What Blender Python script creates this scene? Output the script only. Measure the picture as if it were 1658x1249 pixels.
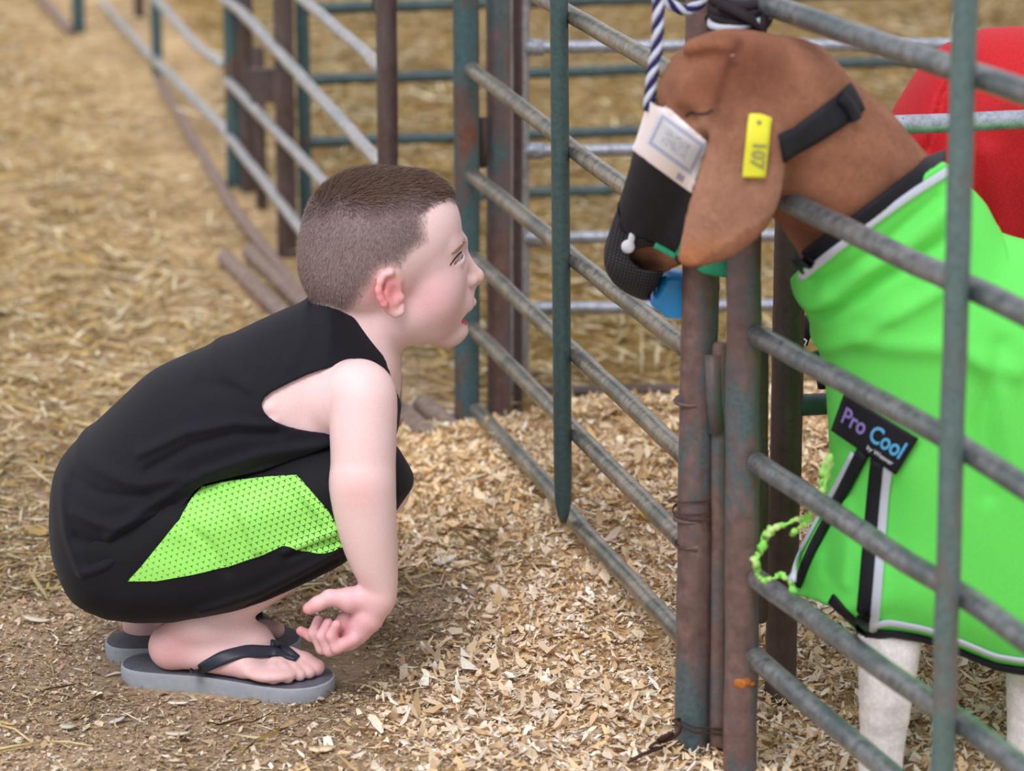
import bpy, bmesh, math, random
import numpy as np
from mathutils import Vector, Matrix
from mathutils.bvhtree import BVHTree
random.seed(7); RNG = np.random.default_rng(7)
for o in list(bpy.data.objects): bpy.data.objects.remove(o)
SC = bpy.context.scene

# ------------------------------------------------------------------ camera, world, light, exposure
F = 5000.0; PITCH = math.radians(15.48); CH = 1.06
CP, SP = math.cos(PITCH), math.sin(PITCH)
cam = bpy.data.cameras.new('camera'); camo = bpy.data.objects.new('camera', cam)
SC.collection.objects.link(camo); SC.camera = camo
camo.location = (0, 0, CH); camo.rotation_euler = (math.radians(90) - PITCH, 0, 0)
cam.sensor_width = 36; cam.lens = F / 1658 * 36; cam.clip_start = .05; cam.clip_end = 100
cam.dof.use_dof = True; cam.dof.focus_distance = 2.93; cam.dof.aperture_fstop = 5.6
w = bpy.data.worlds.new('barn_daylight'); SC.world = w; w.use_nodes = True
wn = w.node_tree.nodes; wl = w.node_tree.links
bg = wn['Background']; bg.inputs['Strength'].default_value = 1.0
# a soft overcast sky: brighter towards the zenith
tc = wn.new('ShaderNodeTexCoord'); sx = wn.new('ShaderNodeSeparateXYZ'); rp = wn.new('ShaderNodeValToRGB')
wl.new(tc.outputs['Generated'], sx.inputs[0]); wl.new(sx.outputs['Z'], rp.inputs[0]); wl.new(rp.outputs[0], bg.inputs['Color'])
rp.color_ramp.elements[0].color = (.74, .73, .74, 1); rp.color_ramp.elements[1].color = (1.0, 1.0, 1.05, 1)
sun = bpy.data.lights.new('daylight', 'SUN'); suno = bpy.data.objects.new('daylight', sun); SC.collection.objects.link(suno)
sun.energy = 1.9; sun.angle = math.radians(28); sun.color = (1, .97, .94)
suno.rotation_euler = Vector((.26, .76, -.95)).to_track_quat('-Z', 'Y').to_euler()
SC.view_settings.view_transform = 'Standard'; SC.view_settings.look = 'None'
SC.view_settings.gamma = 1; SC.view_settings.use_curve_mapping = False; SC.view_settings.exposure = 0.12

# ------------------------------------------------------------------ helpers
def ray(px, py):
    a = (px - 829) / F; b = (624.5 - py) / F
    return Vector((a, CP + b * SP, -SP + b * CP))
def D(px, py, z): return Vector((0, 0, CH)) + ray(px, py) * z
def B(px, py, Y):
    r = ray(px, py); return Vector((0, 0, CH)) + r * (Y / r.y)
def G(px, py, h=0.0):
    r = ray(px, py); return Vector((0, 0, CH)) + r * ((h - CH) / r.z)
def V(px, py, p0, d):                      # hit a vertical plane through p0 (x,y) along d (x,y)
    r = ray(px, py); n = Vector((-d[1], d[0])); t = (n.x * p0[0] + n.y * p0[1]) / (n.x * r.x + n.y * r.y)
    return Vector((0, 0, CH)) + r * t
def srgb(r, g, b):
    f = lambda c: (c / 255 / 12.92) if c / 255 <= .04045 else ((c / 255 + .055) / 1.055) ** 2.4
    return (f(r), f(g), f(b))
COL = SC.collection
def thing(name, label, cat, loc=(0, 0, 0), group=None):
    o = bpy.data.objects.new(name, None); COL.objects.link(o); o.location = loc; o.empty_display_size = .05
    tag(o, label, cat, group); return o
def tag(o, label=None, cat=None, group=None, kind=None):
    if label: o['label'] = label
    if cat: o['category'] = cat
    if group: o['group'] = group
    if kind: o['kind'] = kind
    return o
def link(name, me, mat=None, parent=None):
    o = bpy.data.objects.new(name, me); COL.objects.link(o)
    if mat: me.materials.append(mat)
    if parent:
        o.parent = parent
        off = Vector((0, 0, 0)); p = parent
        while p: off += p.location; p = p.parent
        me.transform(Matrix.Translation(-off))
    return o
def mesh(name, vs, fs, mat=None, parent=None, smooth=True, colors=None, uvs=None):
    me = bpy.data.meshes.new(name); me.from_pydata([tuple(v) for v in vs], [], fs)
    if smooth: me.shade_smooth()
    if colors is not None: setcol(me, colors)
    if uvs is not None:
        l = me.uv_layers.new(name='UVMap'); vi = np.empty(len(me.loops), np.int32); me.loops.foreach_get('vertex_index', vi)
        l.data.foreach_set('uv', np.asarray(uvs, np.float32)[vi].ravel())
    return link(name, me, mat, parent)
def setcol(me, c):
    a = me.color_attributes.new('Col', 'FLOAT_COLOR', 'POINT'); n = len(me.vertices)
    b = np.ones((n, 4), np.float32); b[:, :3] = c; a.data.foreach_set('color', b.ravel())
def fast_mesh(name, V_, Q, mat=None, parent=None, smooth=True, colors=None, T=None):
    me = bpy.data.meshes.new(name); nq = len(Q); nt = 0 if T is None else len(T)
    me.vertices.add(len(V_)); me.vertices.foreach_set('co', np.asarray(V_, np.float32).ravel())
    me.loops.add(nq * 4 + nt * 3)
    li = np.asarray(Q, np.int32).ravel()
    if nt: li = np.concatenate([li, np.asarray(T, np.int32).ravel()])
    me.loops.foreach_set('vertex_index', li)
    me.polygons.add(nq + nt)
    st = np.arange(nq, dtype=np.int32) * 4
    if nt: st = np.concatenate([st, nq * 4 + np.arange(nt, dtype=np.int32) * 3])
    me.polygons.foreach_set('loop_start', st)
    me.update(calc_edges=True); me.validate()
    if smooth: me.shade_smooth()
    if colors is not None: setcol(me, colors)
    return link(name, me, mat, parent)

# ---- tubes
def tube(name, pts, r, mat, parent=None, n=14, cap=True, rs=None, rfn=None):
    pts = [Vector(p) for p in pts]; vs = []; fs = []
    if rs is None: rs = [r] * len(pts)
    up = None
    for i, p in enumerate(pts):
        t = (pts[min(i + 1, len(pts) - 1)] - pts[max(i - 1, 0)]).normalized()
        if up is None:
            up = t.orthogonal().normalized()
        up = (up - t * up.dot(t)).normalized(); s = t.cross(up)
        for k in range(n):
            a = 2 * math.pi * k / n
            vs.append(p + (up * math.cos(a) + s * math.sin(a)) * rs[i])
    for i in range(len(pts) - 1):
        for k in range(n):
            k2 = (k + 1) % n; fs.append((i * n + k, i * n + k2, (i + 1) * n + k2, (i + 1) * n + k))
    if cap:
        fs.append(tuple(range(n))[::-1]); fs.append(tuple(range((len(pts) - 1) * n, len(pts) * n)))
    o = mesh(name, vs, fs, mat, parent)
    return o
def pipe(name, a, b, r, mat, parent, bend=(), dome=True, wob=.0006, seed=0):
    """a pipe with slightly uneven wall and rounded ends, optional bend points"""
    ks = [Vector(a)] + [Vector(p) for p in bend] + [Vector(b)]
    pts = []
    for i in range(len(ks) - 1):
        L = (ks[i + 1] - ks[i]).length; m = max(2, int(L / .04))
        for j in range(m): pts.append(ks[i].lerp(ks[i + 1], j / m))
    pts.append(ks[-1])
    if len(bend):
        for _ in range(3):
            pts = [pts[0]] + [(pts[i - 1] + pts[i] * 2 + pts[i + 1]) / 4 for i in range(1, len(pts) - 1)] + [pts[-1]]
    rn = random.Random(seed + int(abs(ks[0].x) * 1e4))
    for i in range(1, len(pts) - 1): pts[i] = pts[i] + Vector((rn.uniform(-wob, wob), rn.uniform(-wob, wob), rn.uniform(-wob, wob)))
    rs = [r] * len(pts)
    if dome:
        d0 = (pts[0] - pts[1]).normalized(); d1 = (pts[-1] - pts[-2]).normalized()
        pts = [pts[0] + d0 * r * .55, pts[0] + d0 * r * .35] + pts + [pts[-1] + d1 * r * .35, pts[-1] + d1 * r * .55]
        rs = [r * .45, r * .85] + rs + [r * .85, r * .45]
    return tube(name, pts, r, mat, parent, rs=rs)

# ---- implicit surfaces on a grid
class Grid:
    def __init__(s, lo, hi, h):
        s.lo = np.array(lo, float); s.h = h
        s.n = np.ceil((np.array(hi) - s.lo) / h).astype(int) + 1
        s.ax = [(s.lo[i] + h * np.arange(s.n[i])).astype(np.float32) for i in range(3)]
        s.d = np.full(tuple(s.n), .5, np.float32)
    def sl(s, lo, hi):
        a = np.clip(np.floor((np.array(lo) - s.lo) / s.h).astype(int), 0, s.n); b = np.clip(np.ceil((np.array(hi) - s.lo) / s.h).astype(int) + 1, 0, s.n)
        if (b <= a).any(): return None
        q = tuple(slice(a[i], b[i]) for i in range(3))
        return q, s.ax[0][q[0]][:, None, None], s.ax[1][q[1]][None, :, None], s.ax[2][q[2]][None, None, :]
    def full(s): return s.ax[0][:, None, None], s.ax[1][None, :, None], s.ax[2][None, None, :]
    def put(s, q, v, k, op):
        a = s.d[q]
        if op == 'sub':
            v = -v
            if k <= 0: s.d[q] = np.maximum(a, v); return
            h = np.clip(.5 - .5 * (v - a) / k, 0, 1); s.d[q] = v + (a - v) * h + k * h * (1 - h); return
        if k <= 0: s.d[q] = np.minimum(a, v); return
        h = np.clip(.5 + .5 * (v - a) / k, 0, 1); s.d[q] = v + (a - v) * h - k * h * (1 - h)
    def cap(s, a, b, ra, rb=None, k=.008, op='u', flat=None):
        """tapered capsule; flat=(axis, factor) squeezes it along an axis"""
        a = np.array(a, float); b = np.array(b, float); rb = ra if rb is None else rb
        m = max(ra, rb) * (1 if flat is None else max(1, 1 / flat[1])) + k + s.h * 3
        r = s.sl(np.minimum(a, b) - m, np.maximum(a, b) + m)
        if r is None: return
        q, x, y, z = r; x = x - a[0]; y = y - a[1]; z = z - a[2]; ba = b - a; L = float(ba @ ba) + 1e-12
        t = np.clip((x * ba[0] + y * ba[1] + z * ba[2]) / L, 0, 1)
        dx = x - t * ba[0]; dy = y - t * ba[1]; dz = z - t * ba[2]
        e2 = dx * dx + dy * dy + dz * dz; f = 1
        if flat is not None:
            u = np.array(flat[0], float); u /= np.linalg.norm(u); c = dx * u[0] + dy * u[1] + dz * u[2]
            e2 = e2 + c * c * (flat[1] ** 2 - 1); f = 1 / max(1, flat[1])
        v = np.sqrt(np.maximum(e2, 0)) - (ra + (rb - ra) * t)
        s.put(q, (v * f).astype(np.float32), k, op)
    def chain(s, pts, rs, k=.006, kin=.003):
        """tapered limb through several joints, then blended on as one"""
        P = np.array([tuple(p) for p in pts], float)
        if kin >= .008 and len(P) > 2:
            A = np.concatenate([P, np.array(rs, float)[:, None]], 1); A = np.concatenate([[2 * A[0] - A[1]], A, [2 * A[-1] - A[-2]]]); o = []
            for i in range(1, len(A) - 2):
                for t in (0, .25, .5, .75):
                    a0, a1, a2, a3 = A[i - 1:i + 3]; o.append(.5 * (2 * a1 + (a2 - a0) * t + (2 * a0 - 5 * a1 + 4 * a2 - a3) * t * t + (3 * a1 - a0 - 3 * a2 + a3) * t ** 3))
            o.append(A[-2]); o = np.array(o); P = o[:, :3]; rs = list(o[:, 3]); kin = .002
        m = max(rs) + k + s.h * 3; r = s.sl(P.min(0) - m, P.max(0) + m)
        if r is None: return
        q, X, Y, Z = r; out = None
        for i in range(len(P) - 1):
            a, ba = P[i], P[i + 1] - P[i]; x = X - a[0]; y = Y - a[1]; z = Z - a[2]; L = float(ba @ ba) + 1e-12
            t = np.clip((x * ba[0] + y * ba[1] + z * ba[2]) / L, 0, 1)
            v = np.sqrt((x - t * ba[0]) ** 2 + (y - t * ba[1]) ** 2 + (z - t * ba[2]) ** 2) - (rs[i] + (rs[i + 1] - rs[i]) * t)
            out = v if out is None else smin(out, v, kin if i else .001)
        s.put(q, out.astype(np.float32), k, 'u')
    def ell(s, c, r, R=None, k=.008, op='u'):
        c = np.array(c, float); r = np.array(r, float); m = r.max() + k + s.h * 3
        g = s.sl(c - m, c + m)
        if g is None: return
        q, x, y, z = g; x = x - c[0]; y = y - c[1]; z = z - c[2]
        if R is not None:
            R = np.array(R, float)   # rows = local axes
            x, y, z = [x * R[i, 0] + y * R[i, 1] + z * R[i, 2] for i in range(3)]
        k0 = np.sqrt((x / r[0]) ** 2 + (y / r[1]) ** 2 + (z / r[2]) ** 2) + 1e-9
        k1 = np.sqrt((x / r[0] ** 2) ** 2 + (y / r[1] ** 2) ** 2 + (z / r[2] ** 2) ** 2) + 1e-9
        s.put(q, (k0 * (k0 - 1) / k1).astype(np.float32), k, op)
def nets(g, d=None):
    d = g.d if d is None else d
    s = d < 0
    c = np.zeros(tuple(np.array(d.shape) - 1), np.uint8); nx, ny, nz = c.shape
    for i in (0, 1):
        for j in (0, 1):
            for k in (0, 1): c += s[i:i + nx, j:j + ny, k:k + nz]
    act = (c > 0) & (c < 8); I = np.argwhere(act).astype(np.int32)
    idx = np.full(c.shape, -1, np.int32); idx[act] = np.arange(len(I))
    cor = {(i, j, k): d[I[:, 0] + i, I[:, 1] + j, I[:, 2] + k] for i in (0, 1) for j in (0, 1) for k in (0, 1)}
    acc = np.zeros((len(I), 3), np.float64); cnt = np.zeros(len(I))
    for a in cor:
        for ax in range(3):
            if a[ax]: continue
            b = list(a); b[ax] = 1; b = tuple(b); va, vb = cor[a], cor[b]
            m = (va < 0) != (vb < 0); t = np.where(m, va / np.where(m, va - vb, 1), 0)
            for q in range(3): acc[:, q] += np.where(m, a[q] + (t if q == ax else 0), 0)
            cnt += m
    P = g.lo + g.h * (I + acc / cnt[:, None])
    Q = []
    for ax in range(3):
        o1, o2 = (ax + 1) % 3, (ax + 2) % 3
        sa = [slice(0, None)] * 3; sb = [slice(0, None)] * 3; sa[ax] = slice(0, -1); sb[ax] = slice(1, None)
        ch = s[tuple(sa)] != s[tuple(sb)]
        E = np.argwhere(ch)
        E = E[(E[:, o1] > 0) & (E[:, o2] > 0) & (E[:, o1] < d.shape[o1] - 1) & (E[:, o2] < d.shape[o2] - 1)]
        inside = s[E[:, 0], E[:, 1], E[:, 2]]
        def at(a, b):
            X = E.copy(); X[:, o1] -= a; X[:, o2] -= b; return idx[X[:, 0], X[:, 1], X[:, 2]]
        q = np.stack([at(1, 1), at(0, 1), at(0, 0), at(1, 0)], 1)
        q[~inside] = q[~inside][:, ::-1]; Q.append(q)
    Q = np.concatenate(Q); return P, Q[(Q >= 0).all(1)]
def poly2(px, Yc):
    """pixel outline -> outline in the x,z plane at Y=Yc"""
    return np.array([(B(a, b, Yc).x, B(a, b, Yc).z) for a, b in px])
def polysd(P, X, Z):
    P = np.asarray(P); d = np.full(np.broadcast(X, Z).shape, 1e9); ins = np.zeros(d.shape, bool)
    for i in range(len(P)):
        a = P[i - 1]; b = P[i]; e = b - a; wx = X - a[0]; wz = Z - a[1]
        t = np.clip((wx * e[0] + wz * e[1]) / (e @ e + 1e-12), 0, 1)
        d = np.minimum(d, (wx - t * e[0]) ** 2 + (wz - t * e[1]) ** 2)
        c = ((a[1] > Z) != (b[1] > Z)) & (X < (b[0] - a[0]) * (Z - a[1]) / (b[1] - a[1] + 1e-12) + a[0]); ins ^= c
    return np.where(ins, -1, 1) * np.sqrt(d)
def lined(P, X, Z):
    d = np.full(np.broadcast(X, Z).shape, 1e9)
    for i in range(1, len(P)):
        a = P[i - 1]; b = P[i]; e = b - a; t = np.clip(((X - a[0]) * e[0] + (Z - a[1]) * e[1]) / (e @ e + 1e-12), 0, 1)
        d = np.minimum(d, (X - a[0] - t * e[0]) ** 2 + (Z - a[1] - t * e[1]) ** 2)
    return np.sqrt(d)
def smooth_poly(px, it=2):
    P = [np.array(p, float) for p in px]
    for _ in range(it):
        N = []
        for i in range(len(P)):
            a, b = P[i - 1], P[i]; N += [a * .75 + b * .25, a * .25 + b * .75]
        P = N
    return P
def blur2(a, n):
    for _ in range(n):
        b = np.pad(a, 1, mode='edge'); a = (b[:-2, 1:-1] + b[2:, 1:-1] + b[1:-1, :-2] + b[1:-1, 2:] + 2 * b[1:-1, 1:-1]) / 6
    return a
def pillow(g, px, Y0, W, R, smooth=2, Yfn=None, bl=6):
    """outline inflated to a rounded body of half-thickness W about Y0"""
    P = poly2(smooth_poly(px, smooth) if smooth else px, Y0); X = g.ax[0][:, None]; Z = g.ax[2][None, :]
    s2 = polysd(P, X, Z); e = np.maximum(s2 + R, 0) / R; e = blur2(e, bl)
    Wm = W(X, Z) if callable(W) else W; Ym = Yfn(X, Z) if Yfn else Y0
    yy = (g.ax[1][None, :, None] - (Ym[:, None, :] if Yfn else Y0)) / (Wm[:, None, :] if callable(W) else Wm)
    q = np.sqrt(e[:, None, :] ** 2 + yy ** 2)
    sc = min(R, float(np.min(Wm)) if callable(W) else W)
    return ((q - 1) * sc).astype(np.float32)
def smin(a, b, k):
    h = np.clip(.5 + .5 * (b - a) / k, 0, 1); return b + (a - b) * h - k * h * (1 - h)
def smax(a, b, k): return -smin(-a, -b, k)
def prism(g, px, Yc, smooth=1):
    """signed distance to the outline swept along the sight direction of its centre"""
    c = np.mean(np.array(px), 0); v = ray(*c); P = poly2(smooth_poly(px, smooth) if smooth else px, Yc)
    h = .001; m = .05; lo = np.array([g.ax[0][0], g.ax[2][0]]) - .12; hi = np.array([g.ax[0][-1], g.ax[2][-1]]) + .12
    X = np.arange(lo[0], hi[0], h); Z = np.arange(lo[1], hi[1], h); T = polysd(P, X[:, None], Z[None, :]).astype(np.float32)
    x, y, z = g.full(); dy = y - Yc
    i = (np.clip((x - v.x / v.y * dy - lo[0]) / h, 0, len(X) - 1)).astype(np.int32)
    j = (np.clip((z - v.z / v.y * dy - lo[1]) / h, 0, len(Z) - 1)).astype(np.int32)
    i = np.broadcast_to(i, g.d.shape[:2] + (1,)) if i.shape[2] == 1 else i
    return T[np.broadcast_to(i, g.d.shape), np.broadcast_to(j, g.d.shape)]
def project(P):
    P = np.asarray(P); x = P[:, 0]; y = P[:, 1]; z = P[:, 2] - CH
    dep = y * CP - z * SP; up = y * SP + z * CP
    return 829 + F * x / dep, 624.5 - F * up / dep
# ---- draping on a surface
def bvh_of(o):
    me = o.data; off = Vector((0, 0, 0)); p = o.parent
    while p: off += p.location; p = p.parent
    n = len(me.vertices); co = np.empty(n * 3, np.float32); me.vertices.foreach_get('co', co); co = co.reshape(-1, 3) + np.array(off)
    return BVHTree.FromPolygons([tuple(c) for c in co.tolist()], [tuple(p.vertices) for p in me.polygons])
def hit(bv, px, py, zd):
    r = ray(px, py).normalized(); h = bv.ray_cast(Vector((0, 0, CH)), r)
    if h[0] is None: return D(px, py, zd), -r, False
    return h[0], h[1], True
def ribbon(name, bv, px, hw, mat, parent, zd, th=.0012, lift=.0008, sub=4, widths=None, sm=2):
    P = []
    for i in range(len(px) - 1):
        for j in range(sub): P.append([px[i][q] + (px[i + 1][q] - px[i][q]) * j / sub for q in (0, 1)])
    P.append(list(px[-1])); H = [hit(bv, a, b, zd) for a, b in P]
    pts = [h[0] for h in H]; nn = [h[1] for h in H]
    for _ in range(sm):
        pts = [pts[0]] + [(pts[i - 1] + pts[i] * 2 + pts[i + 1]) / 4 for i in range(1, len(pts) - 1)] + [pts[-1]]
        nn = [nn[0]] + [(nn[i - 1] + nn[i] + nn[i + 1]).normalized() for i in range(1, len(nn) - 1)] + [nn[-1]]
    vs = []; fs = []
    for i, p in enumerate(pts):
        t = (pts[min(i + 1, len(pts) - 1)] - pts[max(0, i - 1)]).normalized(); s = t.cross(nn[i]).normalized(); n = nn[i]
        wd = hw if widths is None else np.interp(i / (len(pts) - 1), np.linspace(0, 1, len(widths)), widths)
        for a, b in ((-1, 0), (-1, 1), (-.5, 1.25), (.5, 1.25), (1, 1), (1, 0)): vs.append(p + s * wd * a + n * (lift + th * b))
    m = 6
    for i in range(len(pts) - 1):
        for k in range(m): fs.append((i * m + k, i * m + (k + 1) % m, (i + 1) * m + (k + 1) % m, (i + 1) * m + k))
    fs += [tuple(range(m)), tuple(range((len(pts) - 1) * m, len(pts) * m))[::-1]]
    o = mesh(name, vs, fs, mat, parent); fixn(o); return o
def fixn(o):
    b = bmesh.new(); b.from_mesh(o.data); bmesh.ops.recalc_face_normals(b, faces=b.faces); b.to_mesh(o.data); b.free()
def patch(name, bv, c4, mat, parent, zd, nu=14, nv=14, lift=.0015, th=.0012, sm=0):
    """four corners in order (tl, tr, br, bl)"""
    c = [Vector(q) for q in c4]; vs = []; uv = []
    H = []
    for j in range(nv + 1):
        for i in range(nu + 1):
            u, v = i / nu, j / nv; p = c[0] * (1 - u) * (1 - v) + c[1] * u * (1 - v) + c[2] * u * v + c[3] * (1 - u) * v
            H.append(hit(bv, p.x, p.y, zd)); uv.append((u, 1 - v))
    P = np.array([h[0] for h in H]).reshape(nv + 1, nu + 1, 3); N = np.array([h[1] for h in H]).reshape(nv + 1, nu + 1, 3)
    P0 = P.copy()
    for _ in range(sm):
        for A_ in (P, N):
            A_[1:-1, 1:-1] = (A_[:-2, 1:-1] + A_[2:, 1:-1] + A_[1:-1, :-2] + A_[1:-1, 2:]) / 4
            for e_ in (0, -1): A_[e_, 1:-1] = (A_[e_, :-2] + A_[e_, 2:] + 2 * A_[e_, 1:-1]) / 4; A_[1:-1, e_] = (A_[:-2, e_] + A_[2:, e_] + 2 * A_[1:-1, e_]) / 4
    if sm:
        N /= np.linalg.norm(N, axis=2)[..., None]; dl = np.maximum(((P0 - P) * N).sum(2), 0)
        for _ in range(2):
            q_ = np.pad(dl, 1, mode='edge'); dl = np.max([q_[i:i + nv + 1, j:j + nu + 1] for i in range(3) for j in range(3)], 0)
        P = P + N * blur2(dl, 4)[..., None]
    top = P + N * (lift + th); bot = P + N * lift
    vs = np.concatenate([top.reshape(-1, 3), bot.reshape(-1, 3)]); K = (nu + 1) * (nv + 1); fs = []
    f = lambda i, j: j * (nu + 1) + i
    for j in range(nv):
        for i in range(nu):
            a = (f(i, j), f(i, j + 1), f(i + 1, j + 1), f(i + 1, j)); fs.append(a); fs.append(tuple(q + K for q in a[::-1]))
    for i in range(nu):
        fs.append((f(i, 0), f(i + 1, 0), f(i + 1, 0) + K, f(i, 0) + K)); fs.append((f(i + 1, nv), f(i, nv), f(i, nv) + K, f(i + 1, nv) + K))
    for j in range(nv):
        fs.append((f(0, j + 1), f(0, j), f(0, j) + K, f(0, j + 1) + K)); fs.append((f(nu, j), f(nu, j + 1), f(nu, j + 1) + K, f(nu, j) + K))
    return mesh(name, vs, fs, mat, parent, uvs=uv + uv)

# ------------------------------------------------------------------ materials
class MT:
    def __init__(s, name, rough=.6, spec=.3, metal=0):
        s.m = bpy.data.materials.new(name); s.m.use_nodes = True; s.n = s.m.node_tree.nodes; s.l = s.m.node_tree.links
        s.b = s.n['Principled BSDF']; s.b.inputs['Roughness'].default_value = rough; s.b.inputs['Specular IOR Level'].default_value = spec; s.b.inputs['Metallic'].default_value = metal
        s.tc = s.n.new('ShaderNodeTexCoord')
    def node(s, t, **kw):
        n = s.n.new(t)
        for k, v in kw.items():
            if k in n.inputs: n.inputs[k].default_value = v
            else: setattr(n, k, v)
        return n
    def noise(s, scale, detail=4, rough=.6, vec=None, dist=0):
        n = s.node('ShaderNodeTexNoise', Scale=scale, Detail=detail, Roughness=rough, Distortion=dist); s.l.new(vec if vec else s.tc.outputs['Object'], n.inputs['Vector']); return n.outputs['Fac']
    def ramp(s, fac, stops):
        r = s.n.new('ShaderNodeValToRGB'); s.l.new(fac, r.inputs[0]); e = r.color_ramp.elements
        while len(e) < len(stops): e.new(.5)
        for i, (p, c) in enumerate(stops): e[i].position = p; e[i].color = (c, c, c, 1) if isinstance(c, (int, float)) else (*c, 1)
        return r.outputs[0]
    def mix(s, fac, a, b, mode='MIX'):
        n = s.n.new('ShaderNodeMix'); n.data_type = 'RGBA'; n.blend_type = mode
        for sock, v in ((n.inputs[0], fac), (n.inputs[6], a), (n.inputs[7], b)):
            if isinstance(v, bpy.types.NodeSocket): s.l.new(v, sock)
            elif isinstance(v, (int, float)): sock.default_value = v
            else: sock.default_value = (*v, 1)
        return n.outputs[2]
    def math(s, op, a, b=0, c=0):
        n = s.n.new('ShaderNodeMath'); n.operation = op
        for i, v in enumerate((a, b, c)):
            if isinstance(v, bpy.types.NodeSocket): s.l.new(v, n.inputs[i])
            else: n.inputs[i].default_value = v
        return n.outputs[0]
    def color(s, c):
        if isinstance(c, bpy.types.NodeSocket): s.l.new(c, s.b.inputs['Base Color'])
        else: s.b.inputs['Base Color'].default_value = (*c, 1)
        return s
    def attr(s, name='Col'):
        a = s.node('ShaderNodeAttribute', attribute_name=name); return a.outputs['Color']
    def bump(s, fac, strength=.3, dist=.001):
        b = s.node('ShaderNodeBump', Strength=strength, Distance=dist); s.l.new(fac, b.inputs['Height']); s.l.new(b.outputs[0], s.b.inputs['Normal']); return s
    def rough(s, fac, lo, hi):
        r = s.node('ShaderNodeMapRange'); s.l.new(fac, r.inputs[0]); r.inputs[3].default_value = lo; r.inputs[4].default_value = hi; s.l.new(r.outputs[0], s.b.inputs['Roughness']); return s

def plain(name, c, rough=.6, spec=.3, var=.15, scale=80, bump=.15):
    m = MT(name, rough, spec); n = m.noise(scale); dk = tuple(x * (1 - var) for x in c); lt = tuple(min(1, x * (1 + var)) for x in c)
    m.color(m.ramp(n, [(.3, dk), (.7, lt)])).bump(n, bump, .0006); return m.m
def painted_steel(name, paint, rust, amount=.5, rough=.5, bare=None, spec=.5):
    m = MT(name, rough, spec); mp_ = m.node('ShaderNodeMapping'); mp_.inputs['Scale'].default_value = (1, 1, .4); m.l.new(m.tc.outputs['Object'], mp_.inputs[0]); n1 = m.noise(17, 7, .7, mp_.outputs[0], .3); n2 = m.noise(60, 5, .7); n3 = m.noise(220, 3)
    f = m.ramp(n1, [(amount - .05, 0.), (amount + .05, 1.)])
    rustc = m.ramp(n2, [(.3, tuple(x * .6 for x in rust)), (.55, rust), (.8, tuple(min(1, x * 1.5) for x in rust))])
    paintc = m.ramp(n3, [(.3, tuple(x * .75 for x in paint)), (.7, tuple(min(1, x * 1.2) for x in paint))])
    c = m.mix(f, rustc, paintc)
    if bare:
        g = m.ramp(m.noise(30, 6, .8), [(.58, 0.), (.64, 1.)]); c = m.mix(g, c, bare)
    m.color(c).bump(n2, .35, .0006); m.rough(n2, rough - .15, rough + .25); return m.m
TEAL = srgb(58, 86, 92); RUST = srgb(92, 66, 62)
M = {}
M['post_rust'] = painted_steel('rusty brown paint', srgb(78, 94, 100), srgb(112, 88, 86), .52, .45)
M['post_teal'] = painted_steel('teal painted steel', TEAL, srgb(104, 66, 52), .42, .5)
M['green_bar'] = painted_steel('dark green bar', srgb(56, 78, 80), srgb(110, 70, 54), .36, .42)
M['dark_brown'] = painted_steel('dark brown steel', srgb(84, 72, 72), srgb(80, 62, 58), .5, .5)
def worn(name, base, dark, green=None, rough=.33, metal=.55):
    m = MT(name, rough, .5, metal); n1 = m.noise(14, 6, .7); n2 = m.noise(90, 5, .75); n3 = m.noise(300, 2)
    c = m.ramp(n2, [(.32, dark), (.55, base), (.8, tuple(min(1, x * 1.25) for x in base))])
    if green: c = m.mix(m.ramp(n1, [(.48, 0.), (.60, .7)]), c, green)
    sp = m.ramp(n3, [(.24, 1.), (.32, 0.)]); c = m.mix(sp, c, tuple(x * .35 for x in dark))
    m.color(c).bump(n2, .3, .0005); m.rough(n2, rough - .08, rough + .22); return m.m
M['rail_worn'] = worn('worn steel rail', srgb(158, 152, 142), srgb(100, 96, 90), srgb(92, 104, 102), .28, .75)
M['rail_front'] = worn('grey gate rail', srgb(138, 142, 146), srgb(84, 90, 96), srgb(92, 106, 110), .34, .6)
M['rail_far'] = worn('pale worn rail', srgb(176, 176, 180), srgb(146, 142, 144), srgb(140, 154, 158), .36, .4)
M['rail_silver'] = worn('galvanised rail', srgb(168, 174, 188), srgb(126, 130, 144), None, .30, .6)
M['rail_green'] = worn('dark green rail', srgb(70, 88, 92), srgb(48, 62, 66), srgb(52, 76, 82), .45, .2)
M['skid'] = worn('muddy brown skid pipe', srgb(140, 120, 112), srgb(96, 80, 74), None, .6, .1)
M['wire'] = plain('rusty wire', srgb(70, 48, 40), .7)
M['orange'] = plain('orange rust stain', srgb(176, 110, 58), .9, .1, .4, 300, .6)

def skin_mat(name, rough=.5, sss=.07, nz=500, bs=.12):
    m = MT(name, rough, .35); c = m.attr(); n = m.noise(nz, 3)
    m.color(m.mix(.12, c, m.ramp(n, [(.3, .35), (.7, 1.)]), 'MULTIPLY')).bump(n, bs, .0004)
    m.b.inputs['Subsurface Weight'].default_value = sss; m.b.inputs['Subsurface Radius'].default_value = (1, .35, .2); m.b.inputs['Subsurface Scale'].default_value = .006
    return m.m
M['skin'] = skin_mat('skin')
m = MT('short brown hair', .65, .25); m.color(m.attr()); M['hair'] = m.m
m = MT('fur', .85, .12); c = m.attr(); n = m.noise(260, 4, .7)
nb = m.noise(34, 5, .65); m.color(m.mix(.35, m.mix(.45, c, m.ramp(nb, [(.32, .42), (.62, 1.08)]), 'MULTIPLY'), m.ramp(n, [(.3, .3), (.7, 1.)]), 'MULTIPLY')).bump(n, .4, .001); M['fur'] = m.m
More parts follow.
